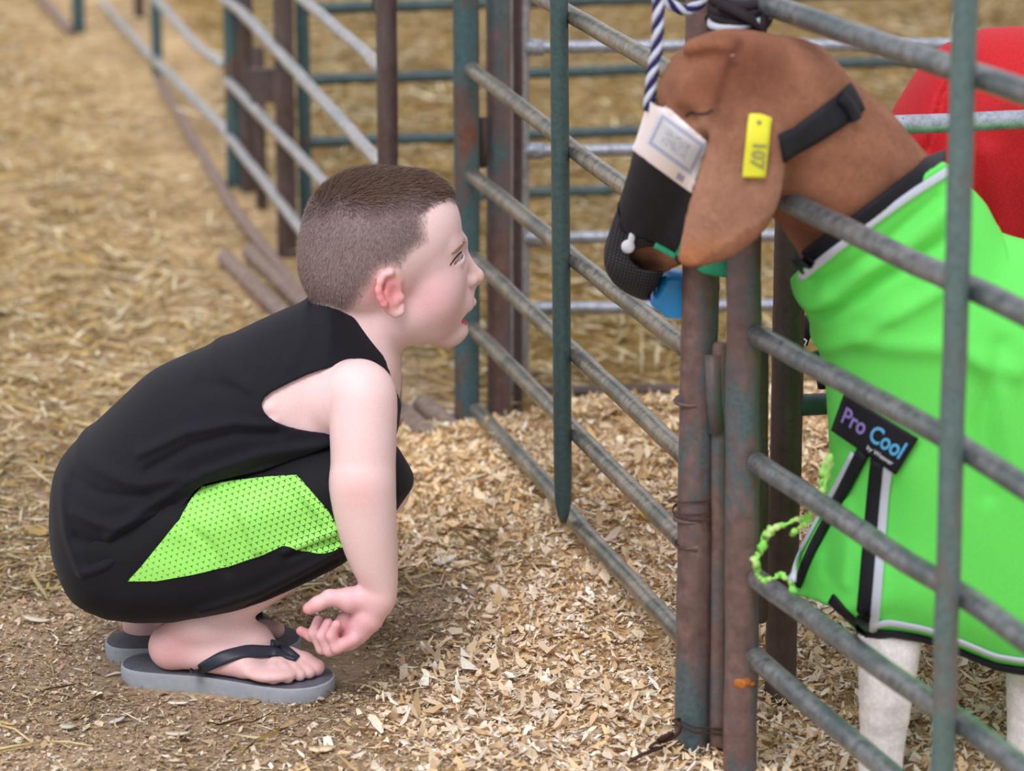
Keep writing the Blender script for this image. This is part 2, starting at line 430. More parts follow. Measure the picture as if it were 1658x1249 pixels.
def cloth(name, c, rough=.8, weave=900, var=.2, bump=.12, sheen=.0, big=0.0):
    m = MT(name, rough, .2); n = m.noise(weave, 2); n0 = m.noise(22, 4)
    cc = m.ramp(n, [(.3, tuple(x * (1 - var) for x in c)), (.7, tuple(min(1, x * (1 + var)) for x in c))])
    if big: cc = m.mix(big, cc, m.ramp(n0, [(.35, .5), (.65, 1.)]), 'MULTIPLY')
    m.color(cc).bump(n, bump, .0004)
    if sheen: m.b.inputs['Sheen Weight'].default_value = sheen; m.b.inputs['Sheen Roughness'].default_value = .5
    return m.m
M['shirt'] = cloth('black jersey', srgb(24, 24, 34), .8, sheen=.05)
M['shorts'] = cloth('black shorts fabric', srgb(23, 23, 29), .75, sheen=.03)
M['coat'] = cloth('lime green lycra', srgb(108, 234, 102), .55, 700, .05, .05)
M['redcoat'] = cloth('red mesh fabric', srgb(186, 28, 38), .6, 500, .18, .3)
M['trim_black'] = cloth('black binding', srgb(30, 31, 40), .6)
M['trim_white'] = cloth('grey white piping', srgb(200, 208, 226), .55, var=.06)
M['webbing'] = cloth('black nylon webbing', srgb(34, 35, 44), .6, 600, .3)
M['blue'] = plain('blue plastic cloth', srgb(34, 150, 226), .3, .5, .22, 30)
M['deepblue'] = plain('deep blue edge', srgb(30, 60, 190), .4)
M['green_band'] = plain('green band', srgb(30, 140, 105), .45)
M['yellow'] = plain('yellow plastic tag', srgb(226, 224, 60), .4, .4, .05)
M['ink'] = plain('faded ink', srgb(158, 156, 96), .8)
M['white_fur'] = None

# ------------------------------------------------------------------ ground with a bank of shavings
FA = (.162, 2.595); FD = Vector((-.2118, 1.0)).normalized()            # line of the middle panel
LA = (-.30, 4.31); LD = Vector((-.228, 1.0)).normalized()              # line of the far panels
GA = (.2, 2.53); GD = Vector((math.sin(math.radians(20)), -math.cos(math.radians(20))))   # line of the near gate
def sst(a, b, x): t = np.clip((x - a) / (b - a), 0, 1); return t * t * (3 - 2 * t)
def vnoise(x, y, s, seed=0):
    x = np.asarray(x) * s; y = np.asarray(y) * s; xi = np.floor(x).astype(int); yi = np.floor(y).astype(int); fx = x - xi; fy = y - yi
    fx = fx * fx * (3 - 2 * fx); fy = fy * fy * (3 - 2 * fy)
    def h(a, b): v = np.sin(a * 127.1 + b * 311.7 + seed * 74.7) * 43758.5453; return v - np.floor(v)
    return (h(xi, yi) * (1 - fx) + h(xi + 1, yi) * fx) * (1 - fy) + (h(xi, yi + 1) * (1 - fx) + h(xi + 1, yi + 1) * fx) * fy
def side(x, y):     # distance to the right of the middle panel's line
    return (x - FA[0]) * FD.y - (y - FA[1]) * FD.x
def gh(x, y):
    s = side(x, y)
    m = .020 * sst(.02, .16, s) * sst(2.8, 3.2, y) * (1 - sst(3.45, 3.66, y)) + .043 * sst(-.20, .06, s) * sst(2.55, 3.0, y) * (1 - sst(3.50, 3.68, y))
    m = m + .012 * sst(.12, .3, s) * sst(2.2, 2.6, y) * (1 - sst(3.5, 3.7, y))
    b = (vnoise(x, y, 14) - .5) * .008 + (vnoise(x, y, 45, 3) - .5) * .004 + (vnoise(x, y, 5, 5) - .5) * .010 * sst(3.0, 4, y)
    flat = np.exp(-(((x + .28) / .17) ** 2 + ((y - 2.80) / .13) ** 2))       # trodden flat under the feet
    return m + m * (vnoise(x, y, 20, 9) - .5) * .5 + b * (1 - .95 * np.clip(flat * 1.6, 0, 1))
def shav(x, y):     # how much of the ground is fresh shavings
    s = side(x, y) + (vnoise(x, y, 9, 2) - .5) * .14
    edge = -.15 - .20 * sst(2.75, 2.35, y) + .05 * np.sin(y * 9)
    a = sst(edge - .09, edge + .07, s) * (1 - sst(3.5, 3.72, y + (vnoise(x, y, 12, 8) - .5) * .1))
    return a
xs = np.concatenate([np.arange(-14, -3, 1.0), np.arange(-3.0, -1.0, .08), np.arange(-1.0, 1.2, .011), np.arange(1.2, 3.6, .08), np.arange(3.6, 16, 1.0)])
ys = np.concatenate([np.arange(1.0, 2.0, .06), np.arange(2.0, 3.9, .011), np.arange(3.9, 7.5, .035), np.arange(7.5, 14, .2), np.arange(14, 34, 2.0)])
XX, YY = np.meshgrid(xs, ys, indexing='ij'); ZZ = gh(XX, YY)
nx, ny = XX.shape; ii = np.arange(nx * ny).reshape(nx, ny)
Q = np.stack([ii[:-1, :-1], ii[1:, :-1], ii[1:, 1:], ii[:-1, 1:]], -1).reshape(-1, 4)
sv = shav(XX, YY); far = sst(3.1, 4.6, YY + (vnoise(XX, YY, 3, 4) - .5) * .8)
dirt = np.array(srgb(178, 154, 130)); tan = np.array(srgb(196, 168, 130)); shc = np.array(srgb(214, 180, 138)); pen = np.array(srgb(148, 120, 72))
n_ = vnoise(XX, YY, 7, 11)[..., None]
base = dirt * (1 - far[..., None]) + tan * far[..., None]
inpen = (sst(-.02, .06, side(XX, YY)) * sst(3.5, 3.7, YY))[..., None]; base = base * (1 - inpen) + pen * inpen
base = base * (.78 + .44 * n_); base = base * (1 - sv[..., None]) + shc * sv[..., None]
gm = MT('trodden barn ground', .95, .08); c = gm.attr(); n1 = gm.noise(26, 8, .75); n2 = gm.noise(160, 6, .8)
st = gm.node('ShaderNodeMapping'); st.inputs['Scale'].default_value = (9, 70, 9); st.inputs['Rotation'].default_value = (0, 0, .5); gm.l.new(gm.tc.outputs['Object'], st.inputs[0]); n3 = gm.noise(1, 5, .8, st.outputs[0], 2)
c = gm.mix(.8, c, gm.ramp(n2, [(.30, .35), (.5, .9), (.72, 1.5)]), 'MULTIPLY')
c = gm.mix(.5, c, gm.ramp(n1, [(.3, .5), (.7, 1.35)]), 'MULTIPLY'); c = gm.mix(.45, c, gm.ramp(n3, [(.35, .5), (.65, 1.5)]), 'MULTIPLY')
gm.color(c).bump(n2, .6, .003)
ground = fast_mesh('ground', np.stack([XX, YY, ZZ], -1).reshape(-1, 3), Q, gm.m, colors=base.reshape(-1, 3)); ground['kind'] = 'structure'

def flakes(name, X, Y, L, Wd, curl, colors, label, tilt=.5, hang=None, up=.002, parent=None, mat=None, Zoff=None):
    n = len(X); a = RNG.uniform(0, 2 * np.pi, n) if hang is None else hang
    t1 = RNG.normal(0, tilt, n); t2 = RNG.normal(0, tilt, n); Z = gh(X, Y) + up * (1 + RNG.uniform(0, 2, n)) + (0 if Zoff is None else Zoff)
    ex = np.stack([np.cos(a) * np.cos(t1), np.sin(a) * np.cos(t1), np.sin(t1)], 1); sd = np.stack([-np.sin(a), np.cos(a), np.zeros(n)], 1)
    nm = np.cross(ex, sd); sd = sd * np.cos(t2)[:, None] + nm * np.sin(t2)[:, None]; nm = np.cross(ex, sd)
    C = np.stack([X, Y, Z + np.abs(np.sin(t1)) * L * .4], 1); P = []
    j = RNG.uniform(.6, 1.3, (6, n))
    for k, (u, v) in enumerate(((-.5, .15), (-.5, -.15), (-.1, -.5), (.2, .5), (.5, -.25), (.5, .2))):
        P.append(C + ex * (u * L * j[k])[:, None] + sd * (v * Wd * j[k])[:, None] + nm * (curl * (u * u * 4) * L)[:, None])
    V_ = np.stack(P, 1).reshape(-1, 3); b = np.arange(n)[:, None] * 6
    T = np.concatenate([b + np.array([[0, 1, 2]]), b + np.array([[0, 2, 3]]), b + np.array([[3, 2, 4]]), b + np.array([[3, 4, 5]])])
    o = fast_mesh(name, V_, np.zeros((0, 4), int), mat or M['chip'], smooth=False, colors=np.repeat(colors, 6, 0), T=T)
    tag(o, label, None, None, 'stuff'); return o
m = MT('wood shaving', .75, .15); m.color(m.mix(.35, m.attr(), m.ramp(m.noise(500, 3), [(.3, .55), (.7, 1.1)]), 'MULTIPLY')); 
m.b.inputs['Subsurface Weight'].default_value = 0; M['chip'] = m.m
def pick(pal, n, jit=.12):
    pal = np.array([srgb(*p[:3]) for p in pal]); w_ = np.array([p[3] for p in __import__('builtins').list(PALW)]) if False else None
    i = RNG.integers(0, len(pal), n); return np.clip(pal[i] * RNG.uniform(1 - jit, 1 + jit, (n, 1)), 0, 1)
def scatter(n, x0, x1, y0, y1, fn):
    X = RNG.uniform(x0, x1, n); Y = RNG.uniform(y0, y1, n)
    keep = RNG.uniform(0, 1, n) < fn(X, Y); k2 = np.abs(X) < .26 * Y + .25; keep &= k2; return X[keep], Y[keep]
SHP = [(244, 224, 198), (230, 206, 176), (250, 238, 220), (218, 186, 150), (238, 216, 186), (222, 206, 192), (252, 246, 236), (234, 204, 160), (200, 174, 150), (244, 228, 208), (236, 214, 188), (224, 192, 150)]
X, Y = scatter(150000, -.6, 1.1, 2.15, 3.75, lambda x, y: shav(x, y)); n = len(X)
wm = sst(2.9, 3.3, Y)[:, None]; cc = pick(SHP, n); cc = cc * (1 - wm) + cc * np.array([1.02, .98, .86]) * wm
L = np.minimum(RNG.lognormal(np.log(.0078), .5, n), .022); flakes('wood_shavings', X, Y, L, L * RNG.uniform(.16, .62, n), RNG.normal(0, .20, n), cc, 'pale curled wood shavings banked under and inside the pen fence', np.where(RNG.uniform(0, 1, n) < .3, .62, .28))
inleg = lambda x, y: 1 - .97 * np.clip(1.5 * np.exp(-(((x + .265) / .135) ** 2 + ((y - 2.80) / .085) ** 2) ** 3), 0, 1)
X, Y = scatter(190000, -1.1, .5, 2.1, 3.3, lambda x, y: (1 - .75 * shav(x, y)) * inleg(x, y)); n = len(X)
L = RNG.lognormal(np.log(.0030), .48, n); flakes('ground_crumbs', X, Y, L, L * RNG.uniform(.3, .9, n), RNG.normal(0, .1, n), pick([(178, 152, 126), (156, 130, 106), (196, 172, 146), (214, 196, 172), (134, 110, 88), (184, 154, 120), (222, 210, 192), (166, 144, 128)], n), 'fine brown crumbs of dirt and bark over the trodden ground', .35, up=.0008)
X, Y = scatter(4500, -.75, .5, 2.1, 3.3, lambda x, y: .5 * (1 - .8 * shav(x, y)) * inleg(x, y)); n = len(X)
L = RNG.lognormal(np.log(.009), .35, n); flakes('loose_chips', X, Y, L, L * RNG.uniform(.25, .6, n), RNG.normal(0, .1, n), pick([(206, 190, 168), (190, 164, 130), (224, 212, 196), (170, 140, 104), (160, 138, 116), (186, 176, 164)], n), 'loose grey and tan wood chips lying thinly over the dirt', .22, up=.0012)
STR = [(206, 180, 130), (186, 156, 100), (222, 204, 164), (160, 130, 82), (176, 160, 120), (196, 166, 108), (146, 122, 80), (232, 220, 190)]
def straws(N, x0, x1, y0, y1, fn, lw, label, name, sd_=.25, wd=.0013, dark=1):
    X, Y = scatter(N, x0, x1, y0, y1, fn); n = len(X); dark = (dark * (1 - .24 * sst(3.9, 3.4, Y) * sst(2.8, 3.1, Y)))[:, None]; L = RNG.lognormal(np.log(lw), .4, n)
    flakes(name, X, Y, L, RNG.uniform(.8, 1.8, n) * wd, RNG.normal(0, .06, n), pick(STR, n) * dark, label, .12, up=.002)
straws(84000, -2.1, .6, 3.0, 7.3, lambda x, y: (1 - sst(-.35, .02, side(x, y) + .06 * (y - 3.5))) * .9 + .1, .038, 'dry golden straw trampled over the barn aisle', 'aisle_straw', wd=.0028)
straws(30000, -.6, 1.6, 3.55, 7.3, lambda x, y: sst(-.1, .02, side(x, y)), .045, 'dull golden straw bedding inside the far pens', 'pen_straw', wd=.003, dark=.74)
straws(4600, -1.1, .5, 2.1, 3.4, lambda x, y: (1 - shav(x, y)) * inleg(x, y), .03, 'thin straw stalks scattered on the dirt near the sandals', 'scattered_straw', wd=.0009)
# ------------------------------------------------------------------ fences
def FM(px, py): return V(px, py, FA, FD)
def FL(px, py): return V(px, py, LA, LD)
def FG(px, py): return V(px, py, GA, GD)
def base_of(p): return Vector((p.x, p.y, float(gh(p.x, p.y))))
def upto(p, q, zt):    # carry the line p->q on upwards to height zt
    t = (zt - p.z) / (q.z - p.z); return p + (q - p) * t
def lintel(fn, a, b, dx):  # extend a rail beyond b by dx metres
    p, q = fn(*a), fn(*b); return p, q + (q - p).normalized() * dx
TOP = 1.02
def vert(name, x0, Y, r, mat, par, zb=None, zt=TOP, lean=0):
    p = B(x0, 624, Y); b = gh(p.x, Y) - .01 if zb is None else zb
    return pipe(name, (p.x, Y, float(b)), (p.x + lean, Y, zt), r, mat, par)
# middle panel: between the rusty post behind the boy's face and the post in front of the goat's chin
mid = thing('fence_panel', 'worn steel pen panel with six slanting rails between the boy and the muzzled goat', 'fence', base_of(FM(912, 850)), 'livestock pen panels')
P1 = G(1121, 1213); Y1 = P1.y; x1 = P1.x
P755 = G(757, 702); Y7 = P755.y
def stile(par, px, py, r, mat, zb=-.02, zt=TOP, name='post', topx=None):
    p = G(px, py); q = Vector((p.x, p.y, zt))
    if topx is not None: q.x = B(topx, 0, p.y).x + (B(topx, 0, p.y).x - p.x) * .0
    return pipe(name, (p.x, p.y, p.z + zb), q, r, mat, par)
# six rails, in two lengths each side of the upright bar; plus two more above the picture
LR = [((768, 115), (893, 212)), ((768, 287), (894, 386)), ((770, 421), (896, 540)), ((770, 536), (897, 665)), ((775, 668), (900, 800))]
RR = [((921, 22), (1100, 124)), ((921, 238), (1108, 372)), ((921, 412), (1108, 562)), ((922, 563), (1108, 738)), ((922, 690), (1108, 878)), ((925, 838), (1108, 1034))]
def ext(p, q, d): return q + (q - p).normalized() * d          # q moved on past itself by d metres
def through(fn, a, b, c, d, r, mat, par, e0, e1):               # one rail seen in two lengths each side of an upright
    A, Bm, Cm, Dm = fn(*a), fn(*b), fn(*c), fn(*d)
    pipe('rail', ext(Bm, A, e0), ext(Cm, Dm, e1), r, mat, par, bend=[Bm, Cm], seed=int(a[1]) + 9, wob=.0004)
LR.insert(0, ((775, -62), (893, 6)))
for (a, b), (c, d) in zip(LR, RR): through(FM, a, b, c, d, .0090, M['rail_worn'], mid, .013, .012)
for z in (.78, .93):
    a = FM(775, 600); b = FM(1108, 600); pipe('rail', (a.x, a.y, z), (b.x, b.y, z), .0085, M['rail_worn'], mid)
# upright bar, its foot pinched flat
def nearer(p, t): return p - (p - Vector((0, 0, CH))).normalized() * t
pb, pt = nearer(FM(912, 846), .075), nearer(FM(905, 0), .075); dv = (pt - pb).normalized(); tp = upto(pb, pt, TOP)
bar = tube('upright_bar', [pb, pb + dv * .008, pb + dv * .022, pb + dv * .05, pb + dv * .3, pb + dv * .6, tp], .01, M['green_bar'], mid, rs=[.0032, .0062, .0086, .0094, .0094, .0092, .0092], n=18)
pr = stile(mid, 1121, 1213, .0163, M['post_rust']); pl = stile(mid, 757, 702, .0155, M['post_teal'], topx=754)
# collar seams welded round the near post, with a tie of wire
for py, r in ((650, .0168), (838, .0172), (880, .0170)):
    q = B(1121, py, Y1); pipe('weld_seam', q - Vector((0, 0, .002)), q + Vector((0, 0, .002)), r, M['post_rust'], mid, dome=False)
for dz, ph in ((0, 0), (.004, 1), (.013, 2)):
    q = B(1121, 828, Y1); c = [q + Vector((math.cos(t) * .0175 + (.006 if math.cos(t) > 0 else 0), math.sin(t) * .0175, dz + .003 * math.sin(t + ph))) for t in np.linspace(0, 2 * math.pi, 26)]
    tube('wire_tie', c, .0007, M['wire'], mid, n=5)
q = B(1093, 590, Y1 - .008)
# hinge plate by the far post
hp = B(779, 228, Y7 + .02)
pipe('hinge_pin', B(780, 270, Y7 + .02), B(780, 190, Y7 + .02), .0065, M['dark_brown'], mid, dome=False)

# post pair beyond it
corner = thing('corner_post', 'thick rust brown and teal post just right of the boy face, behind panel end', 'post', base_of(G(808, 690)), 'pen posts')
stile(corner, 808, 690, .0150, M['post_rust'], name='shaft')
pipe('joiner_rod', B(838, 690, 3.72), B(838, -160, 3.72), .0062, M['dark_brown'], corner)
# foot block under those posts
bm = bmesh.new(); bmesh.ops.create_cube(bm, size=1); bmesh.ops.scale(bm, vec=(.07, .05, .014), verts=bm.verts); bmesh.ops.bevel(bm, geom=bm.edges[:], offset=.003, segments=2)
c = G(775, 700); bmesh.ops.translate(bm, vec=(c.x, c.y + .01, .007), verts=bm.verts)
me = bpy.data.meshes.new('foot_plate'); bm.to_mesh(me); bm.free(); link('foot_plate', me, M['dark_brown'], corner)

# silver cross panel running off to the right, behind
sil = thing('fence_panel', 'silver galvanised cross panel with four level rails behind the goat head', 'fence', base_of(G(840, 655)), 'livestock pen panels')
YS = 3.78
def level(par, xa, xb, y, Yp, r, mat, slope=0, name='rail', dome=True):
    a = B(xa, y, Yp); b = B(xb, y, Yp); return pipe(name, a, (b.x, Yp + (b.x - a.x) * slope, a.z), r, mat, par, dome=dome)
vert('post', 841, YS, .0120, M['rail_silver'], sil)
for y in (77, 245, 386, 500): level(sil, 846, 1720, y, YS, .0078, M['rail_silver'], .05)
level(sil, 846, 1720, 636, YS, .0085, M['dark_brown'], .05, 'base_rail')
for y in (77, 245, 386): pipe('rail_socket', B(846, y, YS), B(880, y, YS + .001), .0105, M['rail_silver'], sil, dome=False)
vert('post', 1655, YS + .035, .012, M['dark_brown'], sil)
pipe('rail', B(846, -75, YS), B(1720, -75, YS), .0078, M['rail_silver'], sil)
# dark green cross panel further back
grn = thing('fence_panel', 'dark green cross panel with thin level rails, above and behind the boy hair', 'fence', base_of(G(500, 415)), 'livestock pen panels')
YG = 4.62
for y in (14, 130, 231, 327): level(grn, 500, 1750, y, YG, .0088, M['rail_green'], .19)
level(grn, 500, 1750, -110, YG, .0088, M['rail_green'], .19)
vert('post', 500, YG, .0105, M['post_teal'], grn)
vert('post', 1720, YG + .15, .0105, M['post_teal'], grn)
# second green rail set low on the far side
br = thing('corner_post', 'dark brown square-shouldered post with bracket, left of the green rails', 'post', base_of(G(466, 412)), 'pen posts')
stile(br, 466, 412, .0155, M['dark_brown'], name='shaft')
bm = bmesh.new(); bmesh.ops.create_cube(bm, size=1)
a = B(432, 138, 4.66); bmesh.ops.scale(bm, vec=(.050, .02, .052), verts=bm.verts); bmesh.ops.bevel(bm, geom=bm.edges[:], offset=.004, segments=2); bmesh.ops.translate(bm, vec=a, verts=bm.verts)
me = bpy.data.meshes.new('bracket'); bm.to_mesh(me); bm.free(); link('bracket', me, M['dark_brown'], br)

# far panels on the left, with bent rails
far1 = thing('fence_panel', 'bent pale-railed panel running from the blue-green post down behind the boy head', 'fence', base_of(FL(500, 480)), 'livestock pen panels')
pipe('rail', FL(352, -10), ext(FL(412, 42), FL(604, 252), .045), .0085, M['rail_far'], far1, bend=[FL(392, 20), FL(412, 42)])
pipe('rail', FL(366, 128), ext(FL(366, 128), FL(616, 392), .02), .0080, M['rail_far'], far1)
pipe('rail', FL(363, 212), FL(616, 540), .0080, M['rail_far'], far1, bend=[FL(420, 285)])
pipe('base_rail', G(374, 332, .016), G(628, 668, .016), .0092, M['skid'], far1, bend=[G(490, 482, .016)])
pipe('rail', FL(480, -10), ext(FL(480, -10), FL(606, 98), .04), .0078, M['rail_far'], far1)
pipe('rail', FL(600, 96), FL(618, 112), .0085, M['rail_far'], far1)
f385 = FL(379, 390); f630 = FL(630, 400)
pipe('post', (f385.x + .004, f385.y + .03, -.01), (f385.x + .004, f385.y + .03, TOP), .0165, M['post_teal'], far1)
pipe('post', (f630.x, f630.y, -.01), (f630.x, f630.y, TOP), .0128, M['dark_brown'], far1)
wp = [FL(604, 0), FL(598, 20), FL(600, 44)]
tube('loose_wire', [FL(590, -20), FL(606, 0), FL(603, 12), FL(612, 30), FL(616, 48)], .0014, M['wire'], far1, n=6)
far0 = thing('fence_panel', 'pale-railed panel at the top left, beyond the blue-green post', 'fence', base_of(FL(300, 200)), 'livestock pen panels')
pipe('rail', FL(250, -4), FL(358, 104), .0085, M['rail_far'], far0, bend=[FL(318, 74), FL(334, 88)])
pipe('rail', FL(252, 98), FL(362, 208), .0085, M['rail_far'], far0)
pipe('base_rail', G(256, 128, .016), G(374, 330, .016), .0092, M['skid'], far0)
f250 = FL(250, 86); pipe('post', (f250.x + .002, f250.y + .03, -.01), (f250.x + .002, f250.y + .03, TOP), .0115, M['post_teal'], far0)
far2 = thing('fence_panel', 'farthest pen panel at the upper left edge, one pale rail and a dark post', 'fence', base_of(FL(180, 40)), 'livestock pen panels')
pipe('rail', FL(140, -22), FL(246, 94), .0085, M['rail_far'], far2)
p = G(128, 52); pipe('post', (p.x, p.y, -.01), (p.x, p.y, TOP), .015, M['post_teal'], far2)
a, b = G(20, -60, .02), G(112, 48, .02); pipe('skid', a, b, .011, M['skid'], far2)
# dark posts standing just behind the blue-green one
dk = thing('corner_post', 'dark post close behind the blue-green post, its foot rounded', 'post', base_of(G(402, 366)), 'pen posts')
p = B(403, 300, 5.02); pipe('shaft', (p.x, p.y, -.01), (p.x, p.y, TOP), .0135, M['dark_brown'], dk)
p2 = B(424, 340, 4.90); pipe('joiner_rod', (p2.x, p2.y, -.01), (p2.x, p2.y, .26), .0095, M['dark_brown'], dk)
d2 = thing('corner_post', 'small dark post at the top, between two pale bent rails', 'post', base_of(G(232, 60)), 'pen posts')
p = G(226, 28); pipe('shaft', (p.x, p.y, 0), (p.x, p.y, TOP), .012, M['dark_brown'], d2)
# skid pipes lying on the ground
for n_, (a, b, lab) in enumerate([((365, 418), (560, 610), 'left-hand muddy skid pipe lying flat on the aisle straw behind the shoulder'), ((404, 408), (585, 590), 'muddy skid pipe lying flat nearer the fence base rail'),
                                  ((650, 668), (712, 720), 'short muddy pipe end on the straw at the foot of teal post'), ((684, 655), (748, 708), 'short scuffed pipe on the straw touching the foot of the teal post')]):
    A, Bq = G(*a, .014), G(*b, .014); o = pipe('skid_pipe', A, Bq, .0125, M['skid'], None); tag(o, lab, 'pipe', 'skid pipes on the ground')

# near gate on the right
gate = thing('pen_gate', 'nearest blurred steel gate crossing the green-coated goat', 'gate', base_of(G(1199, 1262)), 'livestock pen panels')
hg = G(1199, 1262)
pipe('post', (hg.x, hg.y, -.02), (B(1199, 0, hg.y).x, hg.y, TOP), .0148, M['post_rust'], gate)
GR = [((1236, 5), (1532, 107), (1572, 118), (1760, 184)), ((1240, 308), (1528, 449), (1566, 462), (1760, 556)), ((1234, 548), (1524, 702), (1560, 726), (1760, 854)), ((1234, 755), (1516, 942), (1552, 955), (1740, 1096)), ((1234, 944), (1512, 1143), (1546, 1160), (1720, 1296))]
for q in GR: through(FG, *q, .0093, M['rail_front'], gate, .010, .0)
pipe('rail', ext(FG(1500, 1300), FG(1232, 1072), .010), FG(1640, 1425), .0093, M['rail_front'], gate, seed=7)
vt, vb = nearer(FG(1562, 0), .040), nearer(FG(1526, 1249), .040); e = (vt - vb).normalized(); zb = .03
pipe('upright_bar', upto(vb, vt, .035), upto(vb, vt, TOP), .0092, painted_steel('grey green bar', srgb(86, 108, 108), srgb(112, 94, 92), .45, .45), gate, seed=5)
a = FG(1760, 700); pipe('post', (a.x, a.y, 0), (a.x, a.y, TOP), .0148, M['post_rust'], gate)
for z in (.84, .97): pipe('rail', (hg.x, hg.y, z), (a.x, a.y, z), .0093, M['rail_front'], gate)
hs = B(1207, 1108, hg.y - .0148); 
g = Grid(hs - Vector((.02, .01, .02)), hs + Vector((.02, .012, .02)), .001)
g.ell(hs + Vector((-.004, .0015, 0)), (.0065, .0022, .0055), k=0); g.ell(hs + Vector((.001, .001, .002)), (.004, .0025, .0035), k=.002); g.ell(hs + Vector((.006, .003, -.001)), (.003, .0025, .002), k=.002); Pq, Qq = nets(g); fast_mesh('rust_weld', Pq, Qq, M['orange'], gate)
# narrow latch bar between the two near posts
lb = thing('latch_bar', 'narrow rusty latch bar standing between the two thick near posts', 'bar', base_of(G(1163, 1225)))
p = G(1162, 1222); pipe('rod', (p.x, p.y, -.01), (B(1165, 560, p.y).x, p.y, B(1165, 560, p.y).z), .0066, M['post_rust'], lb)
q1, q2 = B(1154, 575, p.y - .004), B(1160, 700, p.y - .004)
pipe('latch_sleeve', q1, q2, .0072, M['post_rust'], lb, dome=False)
q3 = G(1146, 1090); 
# dark divider post and its level rails
dv_ = thing('fence_panel', 'dark rusty divider post with two level rails passing behind the green coat', 'fence', base_of(G(1262, 1150)), 'livestock pen panels')
pd = G(1262, 1150); pipe('post', (pd.x, pd.y, -.01), (pd.x, pd.y, .60), .0145, M['dark_brown'], dv_)
pipe('inner_bar', B(1228, 1000, pd.y - .05), B(1228, 560, pd.y - .05), .009, M['dark_brown'], dv_)
for y, mt, r in ((648, 'rail_green', .0100), (202, 'rail_silver', .0088)):
    z = B(1262, y, pd.y + .02).z; pipe('rail', (pd.x, pd.y, z), (pd.x + .75, pd.y + .16, z), r, M[mt], dv_)
pipe('post', (pd.x + .75, pd.y + .16, 0), (pd.x + .75, pd.y + .16, .60), .0145, M['dark_brown'], dv_)
# twist of rusty wire at the foot of the near post
pts = []
for t in np.linspace(0, 1, 60):
    a = t * 14; c = np.array([1090 - 28 * t + 15 * math.sin(a), 1182 + 28 * t - 14 * math.cos(a * .8) * (1 - t * .6)])
    pts.append(B(c[0], c[1], Y1 - .035 - .006 * math.sin(a * 1.3)))
pts += [B(1040, 1222, Y1 - .05), B(1015, 1236, Y1 - .06)]
pts = [B(1100, 1165, Y1 - .018)] + pts
wt = tube('tie_wire', [Vector((p.x, p.y, max(p.z, float(gh(p.x, p.y)) + .002))) for p in pts], .0016, M['wire'], None, n=6); tag(wt, 'rusty twist of tie wire at the foot of the near post', 'wire')
tw = thing('tie_wire', 'thin wire twisted round both near posts close to the shavings', 'wire', (P1.x, P1.y, .03))
for dz in (0, .005):
    q = B(1121, 1172, Y1); c = [q + Vector((math.cos(t) * .0178 + (.028 if math.cos(t) > .2 else 0), math.sin(t) * .0175 - .004, dz + .004 * math.sin(t * 2))) for t in np.linspace(0, 2 * math.pi, 30)]
    tube('strand', c, .0008, M['wire'], tw, n=5)
# ------------------------------------------------------------------ the boy
YB = 2.815
boy = thing('person', 'crouching boy in black sleeveless shirt and lime-panelled shorts looking through the fence', 'person', (G(330, 1100).x, 2.80, 0.0))
TH = math.radians(17); HC = B(620, 400, 2.825); HN = Vector((math.sin(TH), -math.cos(TH), 0)); HU = Vector((math.cos(TH), math.sin(TH), 0)); HW = Vector((0, 0, 1))
HR = np.array([HU, HN, HW])
def H(px, py, lat=0.0):
    r = ray(px, py); o = Vector((0, 0, CH)); t = ((HC - o).dot(HN) + lat) / r.dot(HN); return o + r * t
g = Grid((B(52, 600, YB).x, 2.655, -.002), (B(800, 600, YB).x, 2.985, B(600, 240, YB).z), .0015)
Xc = lambda X: np.clip((X - B(100, 700, YB).x) / (B(560, 700, YB).x - B(100, 700, YB).x), 0, 1)
SH = [(505, 488), (470, 500), (400, 532), (340, 563), (280, 588), (235, 610), (190, 653), (140, 700), (99, 740), (85, 772), (81, 850), (91, 905), (118, 950), (150, 972), (230, 985), (420, 870), (560, 800), (640, 725), (652, 650), (650, 590), (615, 530), (560, 470), (528, 462)]
shirt = pillow(g, SH, YB, lambda X, Z: .122 - .034 * Xc(X) + 0 * Z, .072, 2)
# creases pulled from the armhole and the folded waist
A = np.zeros((len(g.ax[0]), len(g.ax[2])))
for amp, sg, ln in ((.0035, .0045, [(440, 690), (380, 685), (300, 700), (225, 735)]), (-.003, .0045, [(450, 705), (380, 705), (310, 722), (240, 760)]),
                    (.0038, .005, [(530, 725), (430, 735), (330, 765), (240, 815), (180, 860)]), (-.0035, .005, [(520, 745), (420, 758), (330, 790), (250, 838), (190, 885)]),
                    (.0035, .005, [(320, 800), (250, 850), (180, 905), (135, 925)]), (.003, .006, [(110, 760), (150, 765), (230, 780), (300, 770)]), (-.0025, .005, [(115, 790), (170, 800), (240, 800)]),
                    (.003, .005, [(120, 830), (180, 845), (250, 830)]), (-.003, .006, [(125, 870), (180, 880), (240, 860)]), (.0025, .007, [(330, 600), (400, 640), (430, 665)]), (.002, .006, [(480, 520), (490, 560), (470, 600)]),
                    (-.0025, .006, [(425, 655), (380, 640), (320, 640)]), (.0025, .004, [(503, 490), (495, 510), (488, 525)]), (.003, .006, [(95, 800), (105, 860), (130, 915)])):
    A += amp * np.exp(-(lined(poly2(ln, YB - .1), g.ax[0][:, None], g.ax[2][None, :]) / sg) ** 2)
shirt -= (A[:, None, :] * .8).astype(np.float32)
core = shirt + .0045
collar_cut = prism(g, [(497, 476), (515, 493), (545, 502), (575, 515), (600, 538), (616, 563), (627, 595), (640, 632), (650, 660), (700, 668), (800, 600), (760, 300), (470, 380)], YB - .05, 0)
shcut = np.maximum(shirt, -collar_cut)
